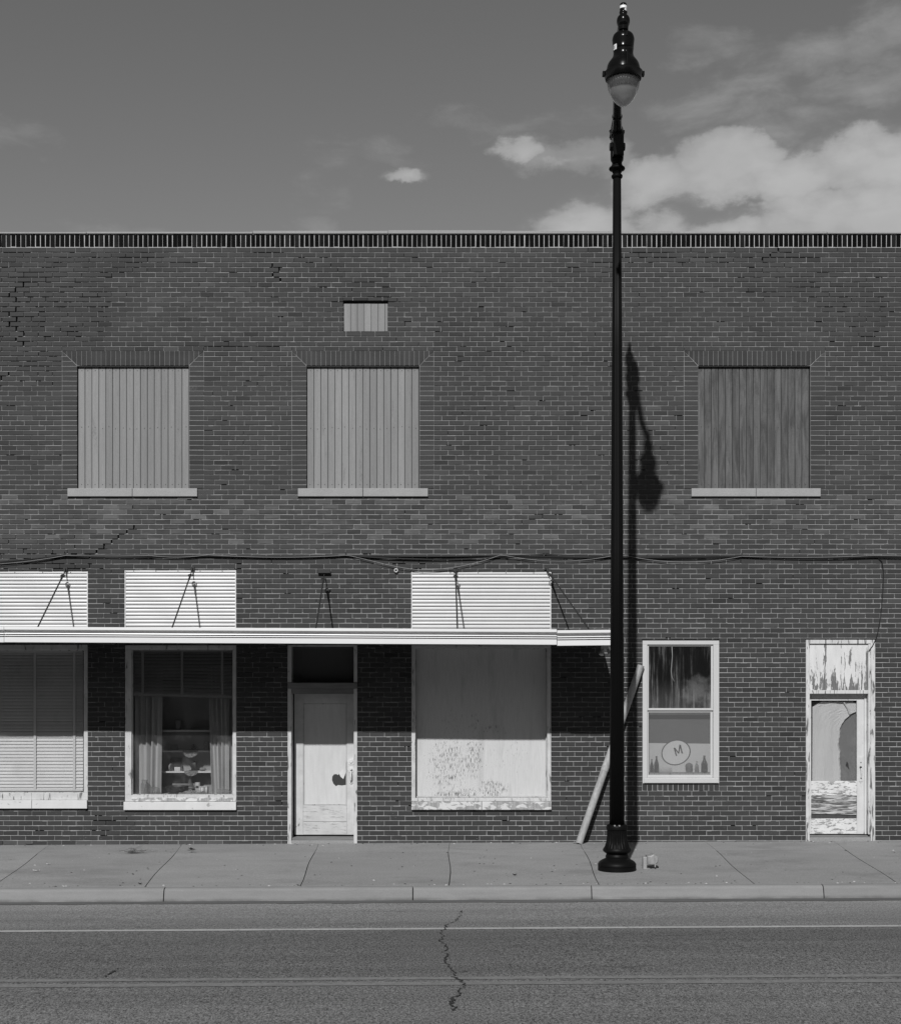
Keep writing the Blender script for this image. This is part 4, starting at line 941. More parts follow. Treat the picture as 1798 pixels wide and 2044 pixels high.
# ---- right door
mb = MB()
mb.box(X(1608), X(1615.4), -.012, .20, gz(X(1611), 0) - .01, Z(1277.5), .004); mb.box(X(1737.5), X(1746.2), -.012, .20, gz(X(1741), 0) - .01, Z(1277.5), .004)
mb.box(X(1733), X(1737.5), .004, .20, Z(1666), Z(1285.5), .002); mb.box(X(1615.4), X(1737.5), -.006, .20, Z(1285.2), Z(1277.5), .003); mb.box(X(1615.4), X(1733), -.002, .20, Z(1385.2), Z(1378), .004)
rf = mb.build('door_frame', M_PAINTR, B); rf['label'] = 'flaking white door frame at the right end'
mb = MB(); mb.box(X(1615.6), X(1732.8), .020, .034, Z(1377.8), Z(1285.4)); mb.build('transom_board', M_RTRANS, rf)
mb = MB(); mb.box(X(1615.6), X(1737.3), .05, .22, -.04, Z(1669.0), .004); mb.build('threshold', M_SILLOLD, rf)
mb = MB(); mb.box(X(1615.6), X(1737.3), -.010, .0498, -.04, Z(1672.5), .004); mb.build('door_step', M_SLAB, rf)
mb = MB()
mb.box(X(1615.6), X(1622.7), .105, .15, Z(1667), Z(1385.5), .003); mb.box(X(1714.6), X(1728.6), .105, .15, Z(1667), Z(1385.5), .003)
mb.box(X(1622.7), X(1714.6), .105, .15, Z(1399), Z(1385.5), .003); mb.box(X(1728.7), X(1732.9), .09, .16, Z(1667), Z(1385.5), .002)
rd = mb.build('door', M_RSTILE, B); rd['label'] = 'peeling half-glazed door at the right end'
mb = MB(); mb.box(X(1622.8), X(1714.5), .108, .148, Z(1590.2), Z(1560.6), .004); mb.build('door_rail', M_RRAIL, rd)
for a, c, y_ in ((1590.8, 1603, .116), (1603.3, 1613, .122), (1613.2, 1622, .120), (1622.4, 1629, .126)):
    mb = MB(); z0_, z1_ = Z(c), Z(a); sk = (.0 if a < 1600 else .018)
    mb.plate([(X(1622.8), z0_ + sk), (X(1714.5), z0_), (X(1714.5), z1_), (X(1622.8), z1_ + (sk if a > 1604 else 0))], y_, .14, .003); mb.build('split_board', M_RBROKEN, rd)
mb = MB(); mb.box(X(1622.8), X(1714.5), .141, .146, Z(1637), Z(1590.5)); mb.build('panel_backing', M_WOODDARK, rd)
mb = MB(); mb.box(X(1622.8), X(1714.5), .107, .148, Z(1667), Z(1636.2), .005); mb.build('door_rail', M_RRAIL, rd)
mb = MB(); mb.box(X(1622.8), X(1714.5), .130, .134, Z(1560.4), Z(1399.2)); mb.build('pane', M_GLASS, rd)
mb = MB(); cx_ = X(1722); mb.box(cx_ - .026, cx_ + .026, .098, .1045, Z(1562), Z(1512), .003); mb.tube([(cx_, .10, Z(1534)), (cx_, .065, Z(1537)), (cx_, .06, Z(1545)), (cx_, .075, Z(1553)), (cx_, .10, Z(1555))], .010, 8); mb.build('handle', M_RSTILE, rd)
mb = MB(); mb.tube([(cx_, .0975, Z(1523)), (cx_, .09, Z(1523))], .007, 10); mb.tube([(cx_ - .004, .0975, Z(1533)), (cx_ - .004, .082, Z(1533))], .016, 12); mb.build('keyhole', M_IRON, rd)

# dark room behind the shop front
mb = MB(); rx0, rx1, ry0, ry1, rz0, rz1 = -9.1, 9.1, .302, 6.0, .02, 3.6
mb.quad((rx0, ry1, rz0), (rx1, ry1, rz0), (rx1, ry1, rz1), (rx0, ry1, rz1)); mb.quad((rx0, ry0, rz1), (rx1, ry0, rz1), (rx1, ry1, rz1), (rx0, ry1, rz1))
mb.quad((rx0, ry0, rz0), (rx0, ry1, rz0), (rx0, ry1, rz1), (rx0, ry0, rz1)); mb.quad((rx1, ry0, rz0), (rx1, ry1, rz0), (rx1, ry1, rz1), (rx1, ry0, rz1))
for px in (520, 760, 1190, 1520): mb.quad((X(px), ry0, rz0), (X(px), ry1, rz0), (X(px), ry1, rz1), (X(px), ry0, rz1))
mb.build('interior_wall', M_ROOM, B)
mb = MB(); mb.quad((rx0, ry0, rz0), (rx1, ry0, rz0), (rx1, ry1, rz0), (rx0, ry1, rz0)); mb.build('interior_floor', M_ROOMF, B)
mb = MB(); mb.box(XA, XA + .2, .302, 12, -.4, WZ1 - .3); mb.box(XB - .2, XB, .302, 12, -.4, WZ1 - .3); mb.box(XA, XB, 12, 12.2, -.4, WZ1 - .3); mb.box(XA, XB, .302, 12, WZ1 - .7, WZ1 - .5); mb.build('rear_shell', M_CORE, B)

# ------------------------------------------------------------------ street lamp
SL = 2.78; LX = X(1231.2, SL); LY = -SL
def zp(y): return Z(y, SL)
kr = (1 - SL / D) / PM
lamp = thing('street_lamp', 'tall black fluted street lamp with a teardrop globe, standing at the kerb', 'street lamp', (LX, LY, gz(LX, SL)))
base_prof = [(1741, 38), (1729, 38), (1728.4, 37), (1727.6, 38), (1724.7, 38), (1722.5, 36.8), (1720.8, 35.5), (1718.6, 33), (1717, 30.2), (1714.5, 25), (1712.5, 22.4), (1711, 22.6), (1709.5, 23), (1708, 22.4), (1706, 21.4), (1704.5, 21.2), (1703, 23), (1701, 25.8), (1698.6, 28), (1696.5, 28.3), (1694, 27), (1692.6, 26.1)]
bell = [(1692.4, 25.2, .05), (1687, 23.6, .07), (1681.8, 21.9, .08), (1676, 20.8, .08), (1670, 20.2, .08), (1662, 20, .06), (1657.2, 20, .03), (1656.2, 20.2, 0)]
top_prof = [(1655.6, 21.2), (1652, 21.6), (1649.7, 21.2), (1647.6, 20.6), (1646.3, 19.2), (1645.6, 16)]
mb = MB(); mb.lathe([(gz(LX, SL) - .03, 38 * kr)] + [(zp(a[0]), a[1] * kr) for a in base_prof], LX, LY, 64)
mb.lathe([(zp(a[0]), a[1] * kr, a[2]) for a in bell], LX, LY, 120, 24); mb.lathe([(zp(a[0]), a[1] * kr) for a in top_prof], LX, LY, 64)
mb.build('base', M_SHAFT, lamp, smooth='auto')
mb = MB(); q = 30
for i in range(2):
    a = (-.35 if i == 0 else .12); rr = 19.5 * kr; mb.tube([(LX + rr * math.sin(a), LY - rr * math.cos(a), zp(1648)), (LX + rr * math.sin(a), LY - rr * math.cos(a), zp(1645.5))], .012, 6)
mb.build('bolt', M_GALV, lamp)
mb = MB(); mb.lathe([(zp(1646), 15.2 * kr, .035), (zp(1100), 12.2 * kr, .035), (zp(700), 10.1 * kr, .035), (zp(356), 8.1 * kr, .035)], LX, LY, 128, 16); mb.build('shaft', M_SHAFT, lamp, smooth=True)
cap = [(356, 8.2), (354.8, 10.2), (352.5, 11.2), (350, 11.1), (348.2, 9.4), (347.2, 7.4), (346, 7.6), (344.4, 9), (342.5, 9.7), (340.8, 10.4), (338.6, 15.2), (336.6, 16.2), (334.4, 15.6), (332.6, 13.2), (330, 10.9), (327, 10), (324.7, 9.9), (322, 11), (319.5, 12.5), (316, 12.9), (304, 13), (286, 12.6)]
mb = MB(); mb.lathe([(zp(a), c * kr) for a, c in cap], LX, LY, 40); mb.build('capital', M_SHAFT, lamp, smooth='auto')
# arm bracket with scroll bosses, clamp plate, spike finial, rising arm
mb = MB(); A0 = Vector((LX, LY - .06, zp(306))); 
cxb = LX + .0
mb.box(cxb - 10.5 * kr, cxb + 10.5 * kr, LY - .16, LY + .08, zp(318), zp(272), .01)
for sx in (-1, 1):
    mb.tube([(cxb + sx * 9 * kr, LY - .03, zp(294.5)), (cxb + sx * 15.3 * kr, LY - .03, zp(294.5))], [.060, .045], 20)
mb.box(cxb - 12.3 * kr, cxb + 12.3 * kr, LY - .15, LY + .09, zp(273), zp(268), .006)
mb.build('bracket', M_LAMP, lamp)
LH = 4.8; HX = X(1243.8, LH); HY = -LH
kh = (1 - LH / D) / PM
def zh_(y): return Z(y, LH)
ARM = [P(1231.2, 276, SL + .03), P(1231.3, 262, SL + .10), P(1231.6, 236, SL + .34), P(1232, 165, SL + .95), P(1234, 95, SL + 1.5), P(1241.5, 46, LH - .16), P(1243.8, 36, LH - .02)]
mb = MB(); mb.tube(ARM, [.062, .060, .054, .044, .043, .043, .045], 20)
for k_, r_ in ((0, .078), (1, .076), (2, .064)):
    d_ = (ARM[k_ + 1] - ARM[k_]).normalized(); mb.tube([ARM[k_] + d_ * .02, ARM[k_] + d_ * .035, ARM[k_] + d_ * .06], [r_ * .9, r_, r_ * .9], 20)
mb.build('arm', M_LAMP, lamp, smooth='auto')
mb = MB(); FX = X(1227, SL); mb.lathe([(zp(270), .062), (zp(262), .052), (zp(257), .066), (zp(254), .046), (zp(240), .030), (zp(224), .012), (zp(221), .003)], FX, LY + .06, 20); mb.build('finial', M_LAMP, lamp, smooth='auto')
# luminaire
lp = [(159, 33), (158, 35.5), (150, 38), (145, 38.6), (143.5, 37), (142, 34.2), (137, 33.4), (129, 31.4), (124.5, 29), (120, 25.7), (116, 22.6), (113, 21), (109, 20), (106, 19.7), (98, 20.3), (97.3, 20.8), (96.4, 20.4), (88, 21.2), (80, 22), (78.8, 22.1), (77, 21.8), (73, 21), (70, 19.7), (67.5, 17.6), (64.5, 13.5), (62.6, 9.5), (61.7, 7.2), (60, 7), (59.6, 9.8), (55, 10.1), (53, 10.2), (51.5, 10.8), (48.5, 12), (45, 12.9), (41, 13.2), (37, 12.8), (33.5, 11.4), (31, 9.2), (29, 7.5), (26.8, 7.2), (25.2, 7.9), (23.2, 7.9), (21.9, 7.1), (9, 6.9), (6.8, 6.2), (5.6, 4.8), (5.2, .5)]
mb = MB(); mb.lathe([(zh_(a), c * kh) for a, c in lp], HX, HY, 56); lm = mb.build('luminaire', M_LAMP, lamp, smooth='auto')
mb = MB(); mb.box(HX + .012, HX + .032, HY - 23 * kh, HY - 18 * kh, zh_(80), zh_(72)); mb.build('latch', M_LAMP, lm)
mb = MB(); mb.box(HX + .008, HX + .03, HY - 34 * kh, HY - 24 * kh, zh_(142), zh_(112), .004); mb.build('hinge_rib', M_LAMP, lm)
for sx in (-1, 1):
    mb = MB(); mb.box(HX + sx * 38 * kh - .02, HX + sx * 38 * kh + .02, HY - .03, HY + .03, zh_(151), zh_(143)); mb.build('rim_lug', M_LAMP, lm)
gp = [(157, 32.2, .02), (164, 31.9, .03), (171, 31.2, .03), (176, 30.3, .0), (183, 28.4), (188, 26.3), (194, 23), (200, 18.6), (206, 12.8), (210, 7.5), (212, 3.5), (213, .4)]
mb = MB(); mb.lathe([(zh_(q_[0]), q_[1] * kh, q_[2] if len(q_) > 2 else 0) for q_ in reversed(gp)], HX, HY, 160, 40, ends=False); mb.build('globe', M_GLOBE, lm, smooth=True)
mb = MB(); mb.lathe([(zh_(182), 18 * kh, .06), (zh_(178), 25 * kh, .06), (zh_(168), 28.5 * kh, .06), (zh_(156), 30 * kh, .06)], HX, HY, 120, 30); mb.build('reflector', M_REFL, lm, smooth=True)
# labels stuck on the luminaire: a band and two bar-coded tags
mb = MB()
def curved(mb, r, a0, a1, z0_, z1_, n_=8):
    for q in range(n_):
        p0 = a0 + (a1 - a0) * q / n_; p1 = a0 + (a1 - a0) * (q + 1) / n_
        mb.quad((HX + r * math.sin(p0), HY - r * math.cos(p0), z0_), (HX + r * math.sin(p1), HY - r * math.cos(p1), z0_), (HX + r * math.sin(p1), HY - r * math.cos(p1), z1_), (HX + r * math.sin(p0), HY - r * math.cos(p0), z1_))
curved(mb, 7.1 * kh, -1.45, 1.25, zh_(16.8), zh_(11.6), 12); curved(mb, 7.25 * kh, .25, 1.35, zh_(22), zh_(17.8)); curved(mb, 21.2 * kh, -1.28, -.80, zh_(103), zh_(92.5))
mb.build('sticker', M_LABEL, lm)
mb = MB()
for q in range(6): curved(mb, 7.35 * kh, .45 + q * .12, .50 + q * .12, zh_(20.6), zh_(18.6), 2)
for q in range(6): curved(mb, 21.3 * kh, -1.22, -.98, zh_(95 + q * 1.2), zh_(94.5 + q * 1.2), 3)
mb.build('sticker_print', M_INK, lm)

# ------------------------------------------------------------------ leaning pipe, little box on its stub
pA, pB = P(1155.5, 1678, .20), P(1279, 1328.5, .062)
pA.z = gz(pA.x, .2) + .012
d_ = (pB - pA).normalized(); mb = MB(); r_ = .052
mb.tube([pA, pA + d_ * 1.10], r_, 24); mb.tube([pA + d_ * 1.08, pA + d_ * 1.16], r_ * 1.06, 24); mb.tube([pA + d_ * 1.14, pB], r_ * .97, 24)
tag(mb.build('leaning_pipe', M_PVC, smooth='auto', origin=pA), 'long pale plastic pipe leaning on the brick wall behind the lamp post', 'pipe')
bs = 2.66; bx_, bz_ = X(1286, bs), gz(X(1286, bs), bs)
fx = thing('ground_fixture', 'small bent galvanised box on a stub post, on the pavement right of the lamp base', 'fixture', (bx_, -bs, bz_))
k_ = (1 - bs / D) / PM
mb = MB(); mb.box(bx_ - 3.9 * k_, bx_ + 3.9 * k_, -bs - .05, -bs + .02, bz_ - .01, bz_ + .148, .006); mb.build('stub_post', M_GALV, fx)
mb = MB(); mb.plate([(bx_ - 4 * k_, bz_), (bx_ + 10 * k_, bz_), (bx_ + 10 * k_, bz_ + .008), (bx_ - 4 * k_, bz_ + .012)], -bs - .07, -bs + .04, .002); mb.build('foot', M_GALV, fx)
mb = MB(); x0 = bx_ + 4.2 * k_
mb.plate([(x0, bz_ + .055), (x0 + 15 * k_, bz_ + .050), (x0 + 22 * k_, bz_ + .085), (x0 + 22 * k_, bz_ + .150), (x0 + 13.5 * k_, bz_ + .185), (x0 + 7 * k_, bz_ + .165), (x0, bz_ + .162)], -bs - .07, -bs + .09, .012)
mb.plate([(x0 + 14 * k_, bz_ + .028), (x0 + 16.4 * k_, bz_ + .024), (x0 + 15.4 * k_, bz_ + .15), (x0 + 13.5 * k_, bz_ + .15)], -bs - .085, -bs - .0705, .003)
mb.build('box_body', M_GALV, fx)

# ------------------------------------------------------------------ cables along the wall
def sag(pts, s=.02, n_=10):
    out_ = []
    for k in range(len(pts) - 1):
        (a, b_, d_), (c, e, _) = pts[k], pts[k + 1]
        for q in range(n_):
            u = q / n_; out_.append(P(a + (c - a) * u, b_ + (e - b_) * u + d_ * 4 * u * (1 - u), s))
    out_.append(P(pts[-1][0], pts[-1][1], s)); return out_
def cable(pts, r, mat, label, s=.02, group='cables strung along the wall', hooks=()):
    mb = MB(); path = sag(pts, s); mb.tube(path, r, 6); o = mb.build('cable', mat, origin=path[0], smooth=True)
    if hooks:
        for hx, hy in hooks:
            m2 = MB(); q = P(hx, hy, 0); m2.tube([q + Vector((0, .01, .03)), q + Vector((0, -.035, .03)), q + Vector((0, -.04, -.012)), q + Vector((0, -.005, -.02))], .006, 6); m2.build('hook', M_IRON, o)
    return tag(o, label, 'cable', group)
cable([(-260, 1128, 0), (0, 1121.5, 1), (130, 1108, 0), (415, 1110, 1.5), (690, 1109, 2), (997, 1109, 1), (1220, 1112, 0), (1480, 1110, 2), (1742, 1110, 0), (2140, 1116, 0)], .0105, M_CABLE, 'thickest black cable of the bundle running the whole width above the canopy', .02, hooks=((129, 1106), (690, 1107), (1088, 1106), (1480, 1108)))
cable([(-260, 1130, 0), (0, 1123.5, 2), (130, 1109, 2.5), (415, 1110, 3), (690, 1109, 6), (997, 1112, 2), (1220, 1112, 2.5), (1480, 1111, 3), (1742, 1112, 0), (2140, 1119, 0)], .0065, M_CABLE, 'thin black cable sagging just below the thick one along the wall', .032)
cable([(700, 1110, 0), (780, 1114, 0), (880, 1117, 0), (960, 1114, 0), (1000, 1110, 0), (1088, 1106, 0), (1160, 1109, 0), (1290, 1113, 0), (1480, 1110, 0)], .007, M_CABLE, 'short black cable looping over a high hook right of the ribbed panel', .026)
cable([(-260, 1134, 0), (0, 1125.5, 2), (130, 1109, 1), (300, 1109, 4), (415, 1107.5, 4.5), (690, 1108.5, 0), (701, 1110, 0), (760, 1124, 2), (841, 1137.5, 2), (925, 1129, 1.5), (997, 1108.5, 0), (1008, 1109, 11), (1225, 1109, 0), (1250, 1109.5, 12), (1480, 1110.5, 3), (1742, 1109, 0), (2140, 1114, 0)], .0032, M_CABLEW, 'thin pale cable hanging in loops below the black bundle', .042)
mb = MB(); dp = [P(a, c, .02) for a, c in ((1738, 1111), (1752, 1113), (1760, 1121), (1763, 1140), (1762, 1180), (1758, 1225), (1752, 1262), (1748, 1275), (1741, 1290), (1734, 1299))]
dp[-1].y = -.018; mb.tube(dp, .006, 6); tag(mb.build('cable', M_CABLE, origin=dp[0], smooth=True), 'thin black drop cable hanging down to the right-hand door frame', 'cable', 'cables strung along the wall')
mb = MB(); q = P(790.5, 1139, .0); ring = [q + Vector((.022 * math.cos(t_), -.03, .022 * math.sin(t_))) for t_ in [i * math.pi / 9 for i in range(19)]]; mb.tube(ring, .009, 8, False); mb.tube([q + Vector((0, .01, .02)), q + Vector((0, -.03, .02))], .007, 8)
tag(mb.build('wall_eyelet', M_WHITE, origin=q), 'small white ring eyelet on the bricks left of the widest ribbed panel', 'eyelet')

# ------------------------------------------------------------------ blinds, curtains, shelves and what stands in the window
YB = -.12      # depth coordinate s (negative = indoors)
def blind(px0, px1, yt, yb, pitch_px, tilt, mat, label, tapes, droop=0.0, s=-.125):
    bl = thing('venetian_blind', label, 'blind', (X(px0, s), -s, Z(yt, s)), 'venetian blinds in the shop windows')
    x0, x1 = X(px0, s), X(px1, s); nn = int((yb - yt) / pitch_px)
    me = None; hw = .026
    for q in range(nn + 1):
        zc = Z(yt + 4 + q * pitch_px, s)
        if me is None:
            m2 = MB(); a = math.radians(tilt); L_ = x1 - x0; nx = 4
            cr = [(-hw, 0), (-hw * .5, .0025), (hw * .5, .0025), (hw, 0), (hw * .5, .0012), (-hw * .5, .0012)]
            cr = [(c_ * math.cos(a) - d_ * math.sin(a), c_ * math.sin(a) + d_ * math.cos(a)) for c_, d_ in cr]
            m2.v = [(0, c_, d_) for c_, d_ in cr] + [(L_, c_, d_) for c_, d_ in cr]; n6 = 6
            m2.f = [(j, (j + 1) % n6, n6 + (j + 1) % n6, n6 + j) for j in range(n6)] + [tuple(range(n6)), tuple(range(n6, 12))]
            me = bpy.data.meshes.new('slat'); me.from_pydata(m2.v, [], m2.f); me.materials.append(mat)
        o = bpy.data.objects.new('slat', me); C.objects.link(o); o.parent = bl
        o.location = Vector((x0, -s + R.uniform(-.001, .001), zc)) - OFF[bl.name]; o.rotation_euler = (math.radians(R.uniform(-2.5, 2.5)), droop * q / max(nn, 1) + R.uniform(-.0012, .0012), 0)
    for tpx in tapes:
        m2 = MB(); xt = X(tpx, s); m2.quad((xt - .018, -s - .024, Z(yb + 2, s)), (xt + .018, -s - .024, Z(yb + 2, s)), (xt + .018, -s - .024, Z(yt, s)), (xt - .018, -s - .024, Z(yt, s))); m2.build('tape', M_TAPE if mat is M_BLIND else M_BLINDD, bl)
    m2 = MB(); m2.box(x0, x1, -s - .025, -s + .025, Z(yt + 3, s), Z(yt - 3, s)); m2.build('head_rail', mat, bl)
    m2 = MB(); zz = Z(yb + 4, s); dd = droop * (x1 - x0); m2.v = [(x0, -s - .02, zz), (x1, -s - .02, zz - dd), (x1, -s + .02, zz - dd), (x0, -s + .02, zz), (x0, -s - .02, zz + .03), (x1, -s - .02, zz + .03 - dd), (x1, -s + .02, zz + .03 - dd), (x0, -s + .02, zz + .03)]
    m2.f = [(3, 2, 1, 0), (4, 5, 6, 7), (0, 1, 5, 4), (1, 2, 6, 5), (2, 3, 7, 6), (3, 0, 4, 7)]; m2.build('bottom_rail', mat, bl)
blind(-95, 166, 1300, 1575, 6.62, 70, M_BLIND, 'closed ivory venetian blind filling the leftmost shop window', (-30, 70.5, 149))
blind(263.5, 463.5, 1298, 1384, 6.5, 55, M_BLINDD, 'half-raised dull venetian blind sagging above the curtains and shelves', (285.5, 364, 444), .028, -.115)

def curtain(px0, px1, pxb0, pxb1, yt, yb, folds, label, s=-.24, seed=1):
    rr = random.Random(seed); mb = MB(); nx, nz = folds * 10, 14; ph = [rr.uniform(-.5, .5) for _ in range(folds + 2)]; am = [rr.uniform(.5, 1.3) for _ in range(folds + 2)]
    rows = []
    for j in range(nz + 1):
        v_ = j / nz; row = []
        for i in range(nx + 1):
            u_ = i / nx; a = u_ * folds; k = int(a); fx_ = a - k
            y_ = -s + .034 * am[k] * math.cos(2 * math.pi * a + .4 * math.sin(v_ * 3 + k)) + .012 * math.sin(a * 4.3 + v_ * 2)
            xx = X(px0 + (px1 - px0) * u_, s) * (1 - v_) + X(pxb0 + (pxb1 - pxb0) * u_, s) * v_ + .01 * math.sin(2 * math.pi * a + 1.2)
            row.append((xx, y_, Z(yt + (yb - yt) * v_, s)))
        rows.append(row)
    for j in range(nz):
        for i in range(nx): mb.quad(rows[j + 1][i], rows[j + 1][i + 1], rows[j][i + 1], rows[j][i])
    o = mb.build('curtain', M_CURT, origin=rows[0][0]); bpy.context.view_layer.update()
    bmx = bmesh.new(); bmx.from_mesh(o.data); bmesh.ops.remove_doubles(bmx, verts=bmx.verts, dist=1e-5); bmx.to_mesh(o.data); bmx.free(); o.data.shade_smooth()
    return tag(o, label, 'curtain', 'curtains in the second shop window')
curtain(266, 323, 267, 320, 1330, 1586, 5, 'pale pleated curtain left of the shelves in the shop window', seed=3)
curtain(413, 463, 421, 463, 1330, 1586, 6, 'pale pleated curtain right of the shelves, its inner edge pulled in', seed=8)

SS = -.42
sh = thing('display_shelves', 'white-edged display shelves standing between the two curtains', 'shelves', (X(368, SS), -SS, Z(1600, SS)))
def sx(px): return X(px, SS)
def szz(py): return Z(py, SS)
for py in (1458.5, 1499.5, 1541):
    mb = MB(); mb.box(sx(300), sx(440), -SS, -SS + .24, szz(py + 2.2), szz(py - .8), .002); mb.build('shelf_board', M_SHELFW, sh)
mb = MB(); mb.box(sx(300), sx(440), -SS + .242, -SS + .26, szz(1600), szz(1380)); mb.build('back_board', M_SHELFB, sh)
for px in (299, 441):
    mb = MB(); mb.box(sx(px) - .012, sx(px) + .012, -SS, -SS + .26, szz(1600), szz(1380)); mb.build('side_board', M_SHELFB, sh)
mb = MB(); mb.box(sx(301), sx(439), -SS - .005, -SS + .24, szz(1600), szz(1590)); mb.build('plinth', M_SHELFB, sh)
def shz(py): return szz(py - .8)           # top of the shelf
def small(name, mb, mat, label, cat, org, group=None, smooth='auto'): return tag(mb.build(name, mat, origin=org, smooth=smooth), label, cat, group)
# top shelf
z_ = shz(1458.5); mb = MB(); x_ = sx(353); y_ = -SS + .10; mb.lathe([(z_ + .001, .040), (z_ + .01, .045), (z_ + .11, .046), (z_ + .115, .042), (z_ + .118, .048), (z_ + .137, .046), (z_ + .142, .02)], x_, y_, 24); small('canister', mb, M_MIDOBJ, 'grey lidded canister alone on the top display shelf', 'canister', (x_, y_, z_))
# second shelf
z_ = shz(1499.5)
mb = MB(); x_ = sx(344); y_ = -SS + .12; mb.plate([(x_ - .05, z_ + .001), (x_ + .065, z_ + .001), (x_ + .05, z_ + .075), (x_ - .05, z_ + .08)], y_, y_ + .03, .006); small('photo_frame', mb, M_DARKOBJ, 'dark little slanted frame at the left of the second shelf', 'picture frame', (x_, y_, z_))
mb = MB(); x_ = sx(384); y_ = -SS + .09; mb.lathe([(z_ + .001, .05), (z_ + .012, .07), (z_ + .016, .03), (z_ + .035, .045), (z_ + .055, .035), (z_ + .07, .012), (z_ + .08, .018), (z_ + .09, .004)], x_, y_, 24); small('sugar_bowl', mb, M_DARKOBJ, 'dark lidded bowl above the upper lace doily', 'bowl', (x_, y_, z_))
mb = MB(); x_ = sx(410); y_ = -SS + .1; mb.lathe([(z_ + .001, .035), (z_ + .01, .042), (z_ + .10, .042), (z_ + .115, .030), (z_ + .13, .032)], x_, y_, 20); small('storage_jar', mb, M_JAR, 'glass jar at the right end of the second shelf', 'jar', (x_, y_, z_))
# lace doilies hanging over two shelf edges
def doily(px, py, wpx, hpx, label):
    mb = MB(); x_ = sx(px); z0_ = szz(py) + .006; y_ = -SS - .006; n_ = 24; w_ = wpx * kr * 1.02 / 2; h_ = hpx / PM
    rim = []
    for q in range(n_ + 1):
        a = math.pi * q / n_; sc_ = 1 + .04 * math.cos(a * 18); rim.append((x_ - w_ * math.cos(a) * sc_, y_ - .004 * math.sin(a), z0_ - h_ * math.sin(a) * sc_))
    for q in range(n_): mb.poly([(x_, y_, z0_), rim[q], rim[q + 1]])
    mb.quad((x_ - w_, y_, z0_), (x_ + w_, y_, z0_), (x_ + w_ * .8, y_ + .1, z0_ + .0012), (x_ - w_ * .8, y_ + .1, z0_ + .0012))
    tag(mb.build('doily', M_LACE, origin=(x_, y_, z0_)), label, 'doily', 'lace doilies on the shelves')
doily(380, 1498.7, 36, 15, 'larger lace doily hanging off the second display shelf')
doily(381.5, 1540.2, 32, 10, 'smaller lace doily hanging off the lowest display shelf')
# third shelf
z_ = shz(1541)
mb = MB(); x_ = sx(341); y_ = -SS + .08; mb.tube([(x_ - .02, y_, z_ + .055), (x_, y_ - .008, z_ + .055)], [.056, .05], 24); small('plate', mb, M_MIDOBJ, 'small plate standing on edge at the left of the lowest shelf', 'plate', (x_, y_, z_))
mb = MB(); x_ = sx(347); y_ = -SS + .2; mb.plate([(x_ - .085, z_ + .001), (x_ + .075, z_ + .001), (x_ + .075, z_ + .185), (x_ - .085, z_ + .185)], y_, y_ + .015, .006); small('picture', mb, M_DARKOBJ, 'dark framed picture leaning behind the plate on the lowest shelf', 'picture', (x_, y_, z_))
mb = MB(); x_ = sx(353); y_ = -SS + .03; mb.box(x_ - .043, x_ + .043, y_, y_ + .04, z_ + .001, z_ + .06, .003); small('patterned_box', mb, M_PALEOBJ, 'little pale patterned box on the lowest shelf', 'box', (x_, y_, z_))
mb = MB(); x_ = sx(362.5); y_ = -SS + .045; mb.tube([(x_ + .008, y_, z_ + .002), (x_ - .004, y_, z_ + .075)], .019, 16); mb.tube([(x_ - .005, y_, z_ + .0755), (x_ - .007, y_, z_ + .09)], .012, 12); small('shaker', mb, M_TIN, 'shiny metal shaker beside the little patterned box', 'shaker', (x_, y_, z_))
mb = MB(); x_ = sx(384); y_ = -SS + .09; mb.plate([(x_ - .035, z_ + .012), (x_ + .04, z_ + .012), (x_ + .04, z_ + .12), (x_ + .01, z_ + .142), (x_ - .03, z_ + .11)], y_, y_ + .06, .006); mb.box(x_ - .06, x_ + .05, y_ - .02, y_ + .08, z_ + .001, z_ + .0115); small('clock_case', mb, M_DARKOBJ, 'dark peaked clock case above the lower lace doily', 'clock', (x_, y_, z_))
mb = MB(); x_ = sx(403.5); y_ = -SS + .06; mb.lathe([(x_ - .05, .004), (x_ - .04, .022), (x_ - .01, .028), (x_ + .025, .022), (x_ + .05, .008), (x_ + .055, .002)], y_, z_ + .029, 20, axis='X'); small('seashell', mb, M_MIDOBJ, 'grey seashell at the right end of the lowest shelf', 'shell', (x_, y_, z_))
# on the ledge behind the glass
zl_ = Z(1588.6) + .001; 
def lx(px, s=-.2): return X(px, s)
mb = MB(); x_, y_ = lx(290.8), .135; mb.lathe([(zl_, .050), (zl_ + .008, .057), (zl_ + .14, .057), (zl_ + .165, .048), (zl_ + .175, .040), (zl_ + .205, .040), (zl_ + .207, .044), (zl_ + .215, .044)], x_, y_, 32); small('mason_jar', mb, M_JAR, 'tall glass preserving jar standing in the left corner of the window', 'jar', (x_, y_, zl_))
mb = MB(); x_, y_ = lx(299.5), .145; mb.lathe([(x_, .050), (x_ + .01, .057), (x_ + .10, .057), (x_ + .115, .048), (x_ + .122, .042), (x_ + .145, .042)], y_, zl_ + .0575, 32, axis='X'); small('mason_jar', mb, M_JAR, 'glass jar lying on its side beside the standing jar', 'jar', (x_, y_, zl_))
mb = MB(); x_, y_ = lx(350), .30; mb.lathe([(zl_, .06), (zl_ + .006, .075), (zl_ + .03, .125), (zl_ + .07, .160), (zl_ + .112, .176), (zl_ + .112, .170), (zl_ + .06, .145), (zl_ + .012, .07)], x_, y_, 40); small('mixing_bowl', mb, M_DARKOBJ, 'wide dark bowl on the window ledge between the curtains', 'bowl', (x_, y_, zl_))
